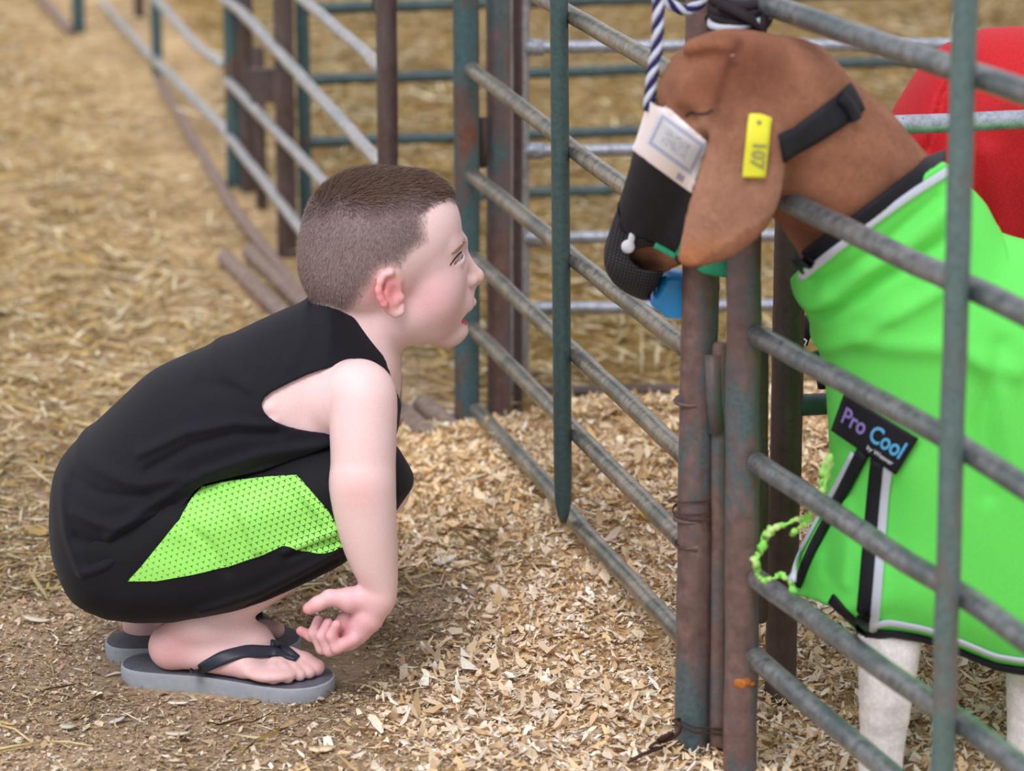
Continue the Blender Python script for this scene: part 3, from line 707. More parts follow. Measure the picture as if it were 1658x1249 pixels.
HEMP = [(60, 985), (110, 962), (140, 966), (172, 955), (205, 935), (245, 886), (290, 830), (314, 795), (330, 784), (375, 773), (425, 762), (480, 742), (535, 722), (600, 716), (700, 712), (800, 900), (500, 1150), (60, 1150)]
hem = prism(g, HEMP, YB - .11, 0)
g.d[:] = np.maximum(np.maximum(core, -(collar_cut + .010)), -(hem - .012))
# neck and head
g.cap(H(600, 500), B(570, 610, YB), .034, .040, .02)
g.cap(H(590, 570), B(595, 632, YB - .040), .022, .018, .012); g.cap(H(590, 570), B(595, 632, YB + .040), .022, .018, .012)
g.ell(H(603, 392), (.0685, .064, .0690), HR, .004)
g.ell(H(668, 371), (.0455, .055, .0540), HR, .014)
g.ell(H(556, 432), (.0410, .050, .0440), HR, .012)
g.ell(H(686, 440), (.0400, .050, .0500), HR, .012)
g.ell(H(682, 499), (.0410, .042, .0340), HR, .014)
g.ell(H(640, 500), (.030, .047, .030), HR, .014)
for s in (1, -1):
    g.ell(H(702, 478, .030 * s), (.024, .022, .026), HR, .012)
    g.cap(H(727, 399, .036 * s), H(746, 394, .010 * s), .0070, .0070, .010)
g.ell(H(724, 539), (.0140, .019, .0140), HR, .012)
g.ell(H(738, 488), (.0165, .020, .0190), HR, .010)
g.chain([H(741, 400), H(755, 424), H(769, 444)], [.0055, .0056, .0070], .008)
g.ell(H(772, 449), (.0070, .0074, .0066), HR, .004)
for s in (1, -1):
    g.ell(H(761 + 0 * s, 456, .0082 * s), (.0072, .0050, .0052), HR, .003)
    g.ell(H(764, 464, .0050 * s), (.0035, .0024, .0020), HR, .002, 'sub')
g.cap(H(765, 458), H(758, 478), .0045, .0048, .005)
for s in (1, -1):   # eye sockets
    g.ell(H(757, 411, .024 * s), (.0100, .0120, .0090), HR, .010, 'sub')
# lips and open mouth
g.chain([H(764, 490), H(759, 496, .009), H(748, 504, .018)], [.0040, .0032, .0016], .003); g.chain([H(764, 490), H(759, 496, -.009), H(748, 504, -.018)], [.0040, .0032, .0016], .003)
g.ell(H(737, 534), (.0115, .018, .0090), HR, .008)
g.ell(H(768, 508, 0), (.0250, .0290, .0072), HR, .002, 'sub')
g.chain([H(749, 525), H(747, 521, .009), H(744, 512, .018)], [.0044, .0038, .0018], .002); g.chain([H(749, 525), H(747, 521, -.009), H(744, 512, -.018)], [.0044, .0038, .0018], .002)
# eyelids
for s in (1, -1):
    g.ell(H(737, 420, .0265 * s), (.0098, .0112, .0100), HR, .003)
    R2 = np.array([(HU + HW).normalized(), HN, (HW - HU).normalized()])
    g.ell(H(739, 421, .0365 * s), (.0070, .0085, .0019), R2, .0008, 'sub'); g.ell(H(744, 417, .0320 * s), (.0050, .0070, .0018), R2, .0008, 'sub')
    g.chain([H(727, 431, .039 * s), H(735, 420, .0385 * s), H(742, 412, .034 * s), H(747, 408, .028 * s)], [.0012, .0018, .0018, .0014], .002)
# ears
for s in (1, -1):
    L = .0585 * s; Lo = .0650 * s
    g.ell(H(634, 476, L), (.0095, .0060, .0200), HR, .006)
    g.chain([H(647, 455, L), H(641, 446, L), H(632, 442, Lo), H(622, 445, Lo), H(616, 455, Lo), H(613, 470, Lo), H(616, 482, Lo), H(622, 492, Lo), H(631, 502, L), H(640, 507, L), H(648, 505, L), H(651, 495, L)], [.0020, .0024, .0028, .0030, .0031, .0031, .0031, .0032, .0036, .0040, .0036, .0026], .0025)
    g.ell(H(641, 477, .0670 * s), (.0060, .0055, .0085), HR, .003, 'sub')
    g.chain([H(628, 458, L + .003 * s), H(624, 475, L + .003 * s), H(634, 492, L + .003 * s)], [.0020, .0024, .0022], .002)
    g.ell(H(650, 482, .060 * s), (.0030, .0030, .0040), HR, .003)
# arms
for s in (1, -1):
    Y = lambda y: y if s > 0 else 2 * YB - y
    g.chain([B(560, 650, Y(2.745)), B(586, 640, Y(2.728)), B(588, 700, Y(2.716)), B(588, 755, Y(2.708)), B(587, 790, Y(2.702)), B(594, 850, Y(2.700)), B(604, 902, Y(2.700)), B(614, 945, Y(2.700)), B(612, 972, Y(2.700))],
            [.034, .0310, .0302, .0292, .0300, .0272, .0226, .0165, .0148], .010, kin=.010)
# the near hand: wrist bent back, thumb out to the left, fingers curled
def hand(Y, sgn=1):
    y = lambda d: Y + d * sgn
    g.chain([B(613, 968, y(0)), B(596, 1000, y(0)), B(578, 1024, y(.001))], [.0150, .0140, .0118], .005)
    g.chain([B(590, 1000, y(.003)), B(565, 1036, y(.003))], [.0115, .0105], .004)
    g.chain([B(598, 966, y(-.002)), B(566, 972, y(-.004))], [.0118, .0120], .006)
    g.chain([B(564, 970, y(-.006)), B(534, 968, y(-.009)), B(514, 978, y(-.010)), B(500, 986, y(-.010))], [.0102, .0074, .0066, .0058], .003)
    g.ell(B(563, 1014, y(.007)), (.0135, .0060, .0140), None, .005)
    for i, (pts, rs) in enumerate((([(572, 1034), (545, 1049), (537, 1030), (545, 1012)], [.0070, .0056, .0052, .0047]),
                                   ([(566, 1040), (533, 1053), (521, 1030), (531, 1009)], [.0070, .0058, .0053, .0048]),
                                   ([(562, 1040), (522, 1050), (508, 1025), (515, 1005)], [.0070, .0058, .0053, .0047]),
                                   ([(560, 1030), (526, 1038), (503, 1030), (487, 1022)], [.0066, .0054, .0049, .0045]))):
        d = (-.0105, -.0005, .0095, .0190)[i]
        g.chain([B(a, b, y(d * (1 if j else .75))) for j, (a, b) in enumerate(pts)], rs, .0014)
hand(2.700, 1)
hand(2 * YB - 2.700, -1)
# legs
def leg(Y, kpx, ank, heel, mid_, ball, toes, big):
    g.chain([B(260, 885, YB + (Y - YB) * .7), B(430, 855, Y + .004), B(*kpx, Y)], [.038, .034, .029], .012)
    k = B(*kpx, Y); a = B(*ank, Y)
    g.chain([k, B(514, 878, Y), B(374, 980, Y), a], [.029, .0255, .0205, .0215], .008, kin=.012)
    g.ell(B(*heel, Y), (.0205, .0195, .0215), None, .010)
    g.chain([a + Vector((-.012, 0, -.004)), B(*mid_, Y), B(*ball, Y - .003)], [.0235, .0205, .0125], .014)
    g.ell(G(440, 1088, .026), (.026, .020, .0085), None, .010)
    g.chain([B(*heel, Y) + Vector((.0, 0, -.004)), G(ball[0] - 55, ball[1] + 6, .030)], [.0155, .0125], .010)
    for i, (q, r) in enumerate(toes):
        e = G(q[0], q[1], .0175 + r); s = e + (B(*ball, Y - .003) - e) * .62; s.z = e.z + .007; s.y = e.y + (Y - .003 - e.y) * .35
        m_ = s.lerp(e, .55); m_.z += .0025
        g.chain([s, m_, e], [r * 1.35, r * .98, r], .0022)
leg(2.757, (612, 787), (334, 1006), (276, 1046), (408, 1042), (447, 1071), [((443, 1098), .0062), ((466, 1097), .0060), ((485, 1093), .0060), ((500, 1089), .0062), ((512, 1081), .0082)], 1)
YF = 2.868
g.chain([B(270, 865, 2.845), B(430, 810, YF), B(590, 765, YF)], [.040, .036, .029], .012)
g.chain([B(590, 765, YF), B(500, 850, YF), B(340, 945, YF), B(285, 975, YF)], [.028, .025, .021, .021], .008)
g.ell(B(232, 1009, YF), (.0205, .0185, .0215), None, .008); g.chain([B(290, 985, YF), B(350, 1008, YF), B(400, 1020, YF)], [.024, .020, .013], .012)
g.chain([B(240, 1016, YF), B(380, 1028, YF)], [.0150, .0125], .010)
for i in range(4): 
    e = G(408 + i * 6, 1030 + i * 3.5 - 12, .0240); e.y = YF + .024 - i * .0135; g.chain([e + Vector((-.020, 0, .006)), e + Vector((-.008, 0, .003)), e], [.008, .0062, .0060], .002)
g.chain([B(395, 1018, YF - .028), B(425, 1018, YF - .030), B(447, 1020, YF - .030)], [.0105, .0085, .0085], .003)
Pv, Qv = nets(g)
# real colour differences of the skin: flushed cheeks, ears and hands, hair-tinted scalp; plus shade painted in the palm
rel = (Pv - np.array(HC)); lu, ln_, lw = rel @ HR[0], rel @ HR[1], rel @ HR[2]
def blob(P, c, r): d = np.linalg.norm(P - np.array(c), axis=1) / r; return np.exp(-d * d)[:, None]
S0 = np.array(srgb(243, 210, 212)); col = np.tile(S0, (len(Pv), 1))
def tint(col, wgt, c): return col * (1 - wgt) + np.array(c) * wgt
for s in (1, -1):
    col = tint(col, .75 * blob(Pv, H(703, 478, .045 * s), .026), srgb(240, 182, 192))
    col = tint(col, np.clip(1.1 * blob(Pv, H(628, 476, .066 * s), .0175), 0, .85), srgb(238, 138, 142)); col = tint(col, .6 * blob(Pv, H(640, 484, .062 * s), .007), srgb(232, 170, 176))
    col = tint(col, .45 * blob(Pv, H(722, 520, .03 * s), .02), srgb(242, 190, 196))
col = tint(col, .5 * blob(Pv, H(772, 450), .010), srgb(226, 160, 150))
near = np.minimum.reduce([np.linalg.norm(Pv - np.array(q), axis=1) for q in (H(764, 492), H(759, 497, .009), H(750, 504, .016))])
col = tint(col, (np.clip(1 - (near - .0042) / .0016, 0, 1) * .7)[:, None], srgb(206, 104, 104))
near = np.minimum.reduce([np.linalg.norm(Pv - np.array(q), axis=1) for q in (H(750, 524), H(748, 521, .009), H(746, 516, .014), H(750, 525, -.009))])
col = tint(col, (np.clip(1 - (near - .0050) / .0016, 0, 1) * .9)[:, None], srgb(208, 84, 88))
col = tint(col, np.clip(1.3 * blob(Pv, H(748, 509), .010), 0, .9) * (np.abs(lw - float((H(748, 509) - HC).z)) < .0075)[:, None], srgb(70, 24, 26))
hd = np.clip((np.linalg.norm(Pv - np.array(B(560, 1010, 2.70)), axis=1) - .030) / .035, 0, 1)[:, None]
col = tint(col, (1 - hd) * .6, srgb(238, 172, 184))
col = tint(col, .7 * blob(Pv, B(552, 1022, 2.69), .009), srgb(190, 80, 84))  # shadowed hollow of the palm, its shade put into the skin colour
for q in ((498, 986, 2.69), (486, 1022, 2.716)): col = tint(col, .6 * blob(Pv, B(*q), .010), srgb(222, 110, 124))
ft = (1 - np.clip((Pv[:, 2] - .03) / .05, 0, 1))[:, None]; col = tint(col, ft * .35, srgb(220, 158, 158))
col = tint(col, .5 * blob(Pv, G(512, 1085, .02), .016), srgb(222, 130, 136))
col = tint(col, .5 * blob(Pv, B(276, 1046, 2.74), .022), srgb(228, 158, 160))
col = tint(col, .35 * blob(Pv, B(578, 800, 2.672), .018), srgb(224, 150, 144))
# scalp
HP = [(742, 336), (722, 328), (704, 336), (694, 348), (694, 372), (697, 394), (672, 410), (660, 424), (650, 436), (632, 437), (613, 447), (606, 462), (595, 476), (582, 493), (565, 508), (520, 520), (440, 500), (440, 230), (800, 230), (800, 300)]
cp = np.array(HC) + lu[:, None] * HR[0] + np.abs(ln_)[:, None] * HR[1] + lw[:, None] * HR[2]
ppx, ppy = project(cp); hsd = polysd(np.array(HP, float), ppx, ppy)
ishead = (Pv[:, 2] > B(600, 520, YB).z) & (ppx < 790)
fade = np.clip(-hsd / 22, 0, 1) * ishead
topw = sst(356, 312, ppy + 5 * np.sin(ppx / 17 + 1) + 3 * np.sin(ppx / 6.1) + (ppx - 600) * .06) 
topw = np.maximum(topw, sst(300, 345, 0 * ppy))
scalp = np.array(srgb(122, 104, 104))[None] * (1 - topw[:, None]) + np.array(srgb(84, 64, 56))[None] * topw[:, None]
col = tint(col, (fade ** .8 * .9)[:, None], 0) + scalp * (fade ** .8 * .9)[:, None]
body = fast_mesh('body', Pv, Qv, M['skin'], boy, colors=np.clip(col, 0, 1))
# short hair: clipped sides, longer brushed top
Tn = np.zeros_like(Pv); a_, b_, c_ = Pv[Qv[:, 0]], Pv[Qv[:, 1]], Pv[Qv[:, 2]]; fn = np.cross(b_ - a_, c_ - a_)
for i in range(4): np.add.at(Tn, Qv[:, i], fn)
Tn /= np.linalg.norm(Tn, axis=1)[:, None] + 1e-12
ih = np.where((fade > .12) & (np.abs(ln_) < .075))[0]
pr_ = fade[ih] / fade[ih].sum(); N = 46000; k = RNG.choice(ih, N, p=pr_)
base_ = Pv[k] + RNG.normal(0, .0007, (N, 3)); nrm = Tn[k]; tw_ = topw[k]
comb = np.array(HU)[None] * (.95 * tw_ - .10 * (1 - tw_))[:, None] + np.array([0, 0, -1.])[None] * (.15 * tw_ + .9 * (1 - tw_))[:, None] + RNG.normal(0, .22, (N, 3))
comb -= nrm * (comb * nrm).sum(1)[:, None]; comb /= np.linalg.norm(comb, axis=1)[:, None] + 1e-9
frontw = sst(690, 735, ppx[k]) * tw_
Lh = (.0030 + .0068 * tw_) * RNG.uniform(.6, 1.25, N) * (.5 + .5 * fade[k]); lift = (.42 + .25 * frontw)[:, None]
d1 = comb * (1 - lift * .5) + nrm * lift; d1 /= np.linalg.norm(d1, axis=1)[:, None]
mid_ = base_ + d1 * (Lh * .55)[:, None]; tip = mid_ + (comb * .9 + nrm * .25) * (Lh * .5)[:, None]
sd_ = np.cross(d1, nrm); sd_ /= np.linalg.norm(sd_, axis=1)[:, None] + 1e-9; wv = (.00016 + .00010 * tw_)[:, None]
Vh = np.stack([base_ + sd_ * wv, base_ - sd_ * wv, mid_ - sd_ * wv * .8, mid_ + sd_ * wv * .8, tip], 1).reshape(-1, 3)
bq = np.arange(N)[:, None] * 5
hc = (np.array(srgb(138, 120, 120))[None] * (1 - tw_[:, None]) + np.array(srgb(92, 70, 60))[None] * tw_[:, None]) * RNG.uniform(.55, 1.45, (N, 1))
hair = fast_mesh('hair', Vh, bq + np.array([[0, 1, 2, 3]]), M['hair'], boy, smooth=False, colors=np.repeat(hc, 5, 0), T=bq + np.array([[3, 2, 4]])); hair['kind'] = 'stuff'
# eyes, lashes, brows, teeth
eye_m = MT('eye', .12, .6); eye_m.color(eye_m.attr())
for s in (1, -1):
    c = H(737, 420, .0265 * s); bm = bmesh.new(); bmesh.ops.create_uvsphere(bm, u_segments=32, v_segments=24, radius=.0098)
    look = (HU * .80 + Vector((0, 0, .02)) + HN * (.62 * s if s > 0 else .1)).normalized(); vs = [v.co.copy() for v in bm.verts]; fs = [[v.index for v in f.verts] for f in bm.faces]; bm.free()
    cs = []
    for v in vs:
        a = v.normalized().angle(look); cs.append(srgb(12, 12, 14) if a < .24 else srgb(84, 96, 108) if a < .60 else srgb(186, 174, 176))
    mesh('eye', [v + c for v in vs], fs, eye_m.m, boy, colors=cs)
lash = plain('dark lash', srgb(60, 44, 42), .7); browm = plain('brown brow', srgb(176, 138, 126), .8)
bvb = bvh_of(body)
for nm, px, hw, mt in (('eyelash', [(728, 430), (735, 420), (742, 412), (747, 408)], .0009, lash), ('eyebrow', [(731, 411), (738, 406), (745, 400), (751, 394)], .0020, browm)):
    ribbon(nm, bvb, px, hw, mt, boy, 2.9, th=.0005, lift=.0001, widths=[hw * .4, hw, hw * 1.1, hw * .8])
for i in range(4):
    c = H(744, 517, -.004 + i * .004); gt = Grid(c - Vector((.004,) * 3), c + Vector((.004,) * 3), .0005); gt.ell(c, (.0018, .0020, .0028), None, 0)
    a, b = nets(gt); fast_mesh('tooth', a, b, plain('tooth', srgb(226, 220, 214), .3) if i == 0 else bpy.data.materials['tooth'], boy)
# sleeveless shirt
arm_hole = prism(g, [(421, 656), (430, 640), (464, 622), (508, 602), (553, 591), (589, 589), (610, 598), (624, 614), (634, 640), (640, 690), (632, 716), (600, 716), (535, 704), (490, 699), (450, 688), (428, 672)], YB - .1, 1)
yy = g.full()[1]
ah = np.maximum(arm_hole, yy - (YB - .045)); shcut = np.maximum(shcut, -ah)
arm_hole2 = prism(g, [(421, 656), (464, 622), (508, 602), (553, 591), (589, 589), (616, 604), (630, 640), (632, 700), (600, 716), (535, 704), (450, 688)], YB + .1, 1)
shcut = np.maximum(shcut, -np.maximum(arm_hole2, (YB + .045) - yy))
shcut = np.maximum(shcut, -hem)
a, b = nets(g, shcut); top = fast_mesh('tank_top', a, b, M['shirt'], boy); top['label'] = 'black sleeveless shirt'
# collar and armhole stitching bands
bvt = bvh_of(top)
# shorts
def shorts_field():
    SO = [(330, 760), (410, 742), (530, 702), (600, 700), (640, 722), (662, 757), (673, 779), (660, 800), (640, 829), (600, 868), (566, 903), (530, 922), (480, 946), (420, 972), (370, 986), (310, 994), (250, 993), (210, 990), (180, 975), (160, 940), (152, 880), (180, 810), (250, 765)]
    n_ = pillow(g, SO, YB - .056, .062, .045, 1); f_ = pillow(g, SO, YB + .056, .062, .045, 1)
    PV = [(330, 780), (420, 780), (440, 900), (330, 985), (200, 990), (128, 962), (100, 925), (88, 870), (95, 790), (180, 730)]
    pv = pillow(g, PV, YB, .116, .06, 1)
    d = smin(smin(n_, f_, .006), pv, .01)
    A = np.zeros((len(g.ax[0]), len(g.ax[2])))
    for amp, sg, ln in ((.004, .006, [(330, 985), (420, 955), (500, 915), (565, 880)]), (-.003, .004, [(400, 985), (470, 945), (540, 905)]), (.003, .004, [(462, 884), (500, 868), (540, 850)]), (-.003, .004, [(470, 893), (505, 878), (550, 868)]),
                        (.003, .005, [(360, 790), (400, 830), (420, 880)]), (-.002, .005, [(300, 840), (340, 870), (370, 915)]), (.003, .005, [(480, 775), (520, 820), (550, 880)]), (-.003, .005, [(540, 770), (580, 820), (590, 870)])):
        A += amp * np.exp(-(lined(poly2(ln, YB - .1), g.ax[0][:, None], g.ax[2][None, :]) / sg) ** 2)
    d = d - (A[:, None, :] * .9).astype(np.float32)
    # leg opening at the knee and under the calf
    return d
sf = shorts_field()
kneecut = prism(g, [(676, 779), (641, 831), (600, 870), (566, 906), (600, 930), (760, 900), (760, 760)], YB - .1, 0)
sf = np.maximum(sf, -kneecut)
sf = np.maximum(sf, hem - .045)
a, b = nets(g, sf); shorts = fast_mesh('shorts', a, b, M['shorts'], boy); shorts['label'] = 'black shorts hanging to the calf'
# lime side panel: the faces of the shorts inside its outline, lifted a hair
PN = [(207, 941), (229, 917), (255, 885), (290, 842), (312, 806), (327, 790), (369, 781), (428, 774), (480, 771), (508, 803), (533, 832), (559, 884), (540, 893), (522, 897), (505, 895), (490, 892), (459, 884), (428, 897), (374, 916), (311, 931), (253, 941)]
PNp = np.array(PN, float)
ctr = a[b].mean(1); nx_ = np.cross(a[b[:, 1]] - a[b[:, 0]], a[b[:, 2]] - a[b[:, 0]])
qx, qy = project(a); vsd = polysd(PNp, qx, qy)
selv = (vsd < 1.5) & (a[:, 1] < YB - .02); sel = selv[b].all(1) & (ctr[:, 1] < YB - .03)
use = np.unique(b[sel]); mp = -np.ones(len(a), int); mp[use] = np.arange(len(use)); q4 = mp[b[sel]]; pv_ = a[use].copy()
# snap the rim onto the outline
vs_ = vsd[use]; e = .5; gx = (polysd(PNp, qx[use] + e, qy[use]) - polysd(PNp, qx[use] - e, qy[use])) / (2 * e); gy = (polysd(PNp, qx[use], qy[use] + e) - polysd(PNp, qx[use], qy[use] - e)) / (2 * e)
mv = np.where(vs_ > -1.6, vs_, 0); mpp = 2.9 / F
ed = np.sort(np.concatenate([q4[:, [0, 1]], q4[:, [1, 2]], q4[:, [2, 3]], q4[:, [3, 0]]]), 1); ue, uc = np.unique(ed, axis=0, return_counts=True)
rim = np.zeros(len(use), bool); rim[np.unique(ue[uc == 1])] = True; mv = np.where(rim & (np.abs(vs_) < 6), vs_, 0)
pv_[:, 0] -= mv * gx * mpp; pv_[:, 2] += mv * gy * mpp
nn = np.zeros_like(pv_); f3 = np.cross(pv_[q4[:, 1]] - pv_[q4[:, 0]], pv_[q4[:, 2]] - pv_[q4[:, 0]])
for i in range(4): np.add.at(nn, q4[:, i], f3)
nn /= np.linalg.norm(nn, axis=1)[:, None] + 1e-12
pv_ += nn * .0012
lm = MT('lime mesh print', .6, .2); sepx = lm.node('ShaderNodeSeparateXYZ'); lm.l.new(lm.tc.outputs['UV'], sepx.inputs[0]); u_, v_ = sepx.outputs[0], sepx.outputs[1]
# rows of small three-armed marks on a staggered lattice
def lattice(ou, ov):
    iu = lm.math('SUBTRACT', lm.math('FRACT', lm.math('ADD', u_, ou)), .5); iv = lm.math('MULTIPLY', lm.math('SUBTRACT', lm.math('FRACT', lm.math('ADD', v_, ov)), .5), 1.732)
    r = lm.math('SQRT', lm.math('ADD', lm.math('MULTIPLY', iu, iu), lm.math('MULTIPLY', iv, iv))); an = lm.math('ARCTAN2', iv, iu)
    return lm.math('SUBTRACT', r, lm.math('MULTIPLY', lm.math('ADD', lm.math('MULTIPLY', lm.math('POWER', lm.math('MAXIMUM', lm.math('COSINE', lm.math('MULTIPLY', lm.math('ADD', an, .52), 3)), 0), 2.0), .28), .12), lm.attr('grow')))
dd = lm.math('MINIMUM', lattice(0, 0), lattice(.5, .5)); f = lm.math('LESS_THAN', dd, 0.0)
lm.color(lm.mix(f, srgb(160, 240, 112), srgb(34, 62, 46)))
pan = fast_mesh('side_panel', pv_, q4, lm.m, shorts); pan['label'] = 'lime green side panel printed with small dark marks'
qx, qy = project(pv_); uvw = np.stack([(qx * .94 + qy * -.34) / 10.2, (qx * .34 + qy * .94) / 17.6], 1)
l = pan.data.uv_layers.new(name='UVMap'); vi = np.empty(len(pan.data.loops), np.int32); pan.data.loops.foreach_get('vertex_index', vi); l.data.foreach_set('uv', uvw[vi].astype(np.float32).ravel())
gr = 1.18 * np.clip(.55 + (qx - 260) / 300 * .30, .5, .86) + .16 * sst(455, 500, qx) * sst(835, 870, qy); a_ = pan.data.color_attributes.new('grow', 'FLOAT_COLOR', 'POINT')
a_.data.foreach_set('color', np.repeat(np.clip(gr, 0, 1.5)[:, None], 4, 1).astype(np.float32).ravel())
# flip-flops
sole_side = plain('grey foam sole', srgb(158, 164, 176), .6, .25, .08, 200, .2); sole_top = plain('dark grey footbed', srgb(104, 104, 116), .7, .2, .15, 150, .3); strapm = plain('dark rubber strap', srgb(44, 48, 62), .45, .4, .1, 90)
def flipflop(p0, p1, hw, Yn, label, th=.0165, strap=None):
    a = Vector((p0.x, p0.y, 0)); d = (Vector((p1.x, p1.y, 0)) - a); L = d.length; d.normalize(); n = Vector((d.y, -d.x, 0))
    prof = lambda t: np.interp(t, [0, .02, .06, .13, .25, .42, .58, .72, .84, .93, .98, 1], [0, .40, .62, .70, .70, .66, .80, .97, 1.0, .78, .45, 0]) * hw
    ts = np.concatenate([[0.004, .02, .04, .07], np.linspace(.1, .9, 24), [.93, .96, .98, .995]])
    out = [(t, prof(t) * 1.0) for t in ts]; ring = [a + d * t * L + n * w_ for t, w_ in out] + [a + d * t * L - n * w_ for t, w_ in out[::-1]]
    for _ in range(1): ring = [(ring[i - 1] + ring[i] * 2 + ring[(i + 1) % len(ring)]) / 4 for i in range(len(ring))]
    cen = sum(ring, Vector()) / len(ring); m = len(ring); vs = []; fs = []
    for z, s_ in ((0, .985), (.0025, 1.0), (th - .004, 1.005), (th - .0012, 1.0), (th, .985)):
        for p in ring: q = cen + (p - cen) * s_; vs.append((q.x, q.y, z))
    for j in range(4):
        for i in range(m): k2 = (i + 1) % m; fs.append((j * m + i, j * m + k2, (j + 1) * m + k2, (j + 1) * m + i))
    fs.append(tuple(range(m))[::-1]); fs.append(tuple(range(4 * m, 5 * m)))
    s = mesh('flip_flop', vs, fs, sole_side, boy, smooth=False); fixn(s); s['label'] = label
    s.data.materials.append(sole_top)
    for pol in s.data.polygons: pol.material_index = 1 if pol.normal.z > .9 and pol.center.z > th - .002 - boy.location.z else 0
    md = s.modifiers.new('b', 'EDGE_SPLIT'); s.data.shade_smooth()
    return s
s1 = flipflop(G(197, 1068, .0165) + Vector((0, -.002, 0)), G(541, 1103, .0165) + Vector((0, .006, 0)), .0375, 0, 'grey flip-flop nearest the camera')
bvb = bvh_of(body)
ribbon('strap', bvb, [(310, 1088), (332, 1079), (362, 1066), (400, 1056), (436, 1055), (462, 1062), (480, 1070)], .0055, strapm, s1, 2.88, th=.0022, lift=.0008, widths=[.0040, .0055, .0066, .0064, .0056, .0042, .0032])
ribbon('strap', bvb, [(437, 1042), (452, 1047), (468, 1056), (481, 1068)], .0034, strapm, s1, 2.88, th=.0022, lift=.0008)
s2 = flipflop(G(168, 1037, .0165), G(490, 1031, .0165), .0375, 0, 'grey flip-flop on the far foot')
def flatstrap(P, W, th, mat, par):
    vs = []; fs = []
    for i, p in enumerate(P):
        t = (P[min(i + 1, len(P) - 1)] - P[max(0, i - 1)]).normalized(); sd = Vector((0, 1, .5)); sd = (sd - t * sd.dot(t)).normalized(); n = t.cross(sd)
        for a, b in ((-1, 0), (1, 0), (1, 1), (-1, 1)): vs.append(p + sd * W[i] * a + n * th * b)
        if i: 
            for k in range(4): fs.append(((i - 1) * 4 + k, (i - 1) * 4 + (k + 1) % 4, i * 4 + (k + 1) % 4, i * 4 + k))
    fs += [(0, 1, 2, 3), tuple(range(len(vs) - 4, len(vs)))[::-1]]
    o = mesh('strap', vs, fs, mat, par); fixn(o)
flatstrap([G(300, 1040, .018) + Vector((0, -.012, 0)), B(330, 1000, YF - .030), B(385, 1004, YF - .034), B(402, 1000, YF - .030), B(424, 1001, YF - .026), B(440, 1010, YF - .012), B(452, 1022, YF - .004)], [.004, .005, .006, .0065, .006, .004, .003], .002, strapm, s2)
tube('toe_post', [G(481, 1074, .017), G(481, 1069, .026)], .0022, strapm, s1, n=8)
# ------------------------------------------------------------------ the muzzled goat in the green coat
goat = thing('goat', 'brown goat with yellow ear tag and black muzzle, wearing a lime green coat', 'goat', (.42, 2.55, 0.0))
GB = 2.56
lo_ = (B(960, 600, 2.56).x, 2.34, -.002); hi_ = (.84, 2.72, .74)
gg = Grid(lo_, hi_, .0025)
CO = [(1282, 440), (1340, 380), (1430, 310), (1523, 250), (1536, 292), (1570, 335), (1602, 372), (1640, 388), (1700, 402), (1900, 415), (2120, 430), (2230, 480), (2290, 620), (2285, 850), (2200, 1010), (1950, 1070), (1760, 1092), (1658, 1092), (1612, 1082), (1560, 1058), (1500, 1036), (1440, 1026), (1405, 1036), (1380, 1022), (1345, 992), (1300, 974), (1280, 960), (1300, 895), (1330, 830), (1346, 780), (1342, 700), (1338, 620), (1322, 550), (1304, 492)]
coat = pillow(gg, CO, GB, .115, .085, 1)
torso = pillow(gg, [(1300, 440), (1350, 370), (1430, 305), (1500, 275), (1560, 340), (1602, 380), (1700, 406), (1900, 420), (2120, 436), (2230, 500), (2270, 640), (2230, 800), (2050, 880), (1800, 930), (1600, 950), (1420, 930), (1360, 800), (1345, 640), (1315, 520)], GB, .100, .09, 1)
gg.d[:] = torso
NK = [B(1275, 185, 2.485), B(1350, 270, 2.500), B(1430, 372, 2.530)]
gg.chain(NK, [.0560, .0640, .0690], .02)
gg.ell(B(1180, 147, 2.462), (.0500, .0420, .0500), None, .01)
gg.ell(B(1258, 158, 2.468), (.0520, .0430, .0490), None, .02)
gg.chain([B(1150, 165, 2.465), B(1088, 268, 2.530), B(1052, 345, 2.585), B(1036, 392, 2.610)], [.0420, .0290, .0235, .0170], .015)
gg.chain([B(1185, 290, 2.480), B(1130, 370, 2.550), B(1070, 418, 2.615), B(1040, 422, 2.622)], [.030, .022, .0125, .0100], .010)
gg.ell(B(1128, 152, 2.428), (.0150, .0120, .0140), None, .014)          # brow over the eye
gg.ell(B(1136, 190, 2.434), (.0120, .0085, .0060), None, .008)
gg.ell(B(1112, 190, 2.424), (.0100, .0080, .0060), None, .010, 'sub')
gg.ell(B(1150, 78, 2.440), (.022, .016, .010), None, .008); gg.ell(B(1184, 90, 2.421), (.0065, .0070, .0055), None, .003)            # horn bud
gg.ell(B(1150, 96, 2.425), (.020, .008, .008), None, .012, 'sub')
head_d = gg.d.copy()
# near ear, hanging
EY = lambda X, Z: 2.418 + .022 * np.clip((Z - B(1200, 215, 2.42).z) / (B(1200, 108, 2.42).z - B(1200, 215, 2.42).z), 0, 1.2) + .010 * np.clip((B(1180, 420, 2.42).z - Z) / (B(1180, 120, 2.42).z - B(1180, 420, 2.42).z) + 1, 0, 1) ** 2 + 0 * X - .010 * np.sin(np.clip((X - B(1110, 300, 2.42).x) / .085, 0, 1) * np.pi)
ear = pillow(gg, [(1170, 128), (1215, 108), (1258, 122), (1274, 180), (1273, 265), (1264, 325), (1243, 370), (1200, 408), (1150, 432), (1093, 438), (1103, 398), (1110, 350), (1127, 290), (1148, 225), (1160, 170)], 2.42, .0065, .016, 1, EY)
gg.d[:] = smin(gg.d, ear, .014)
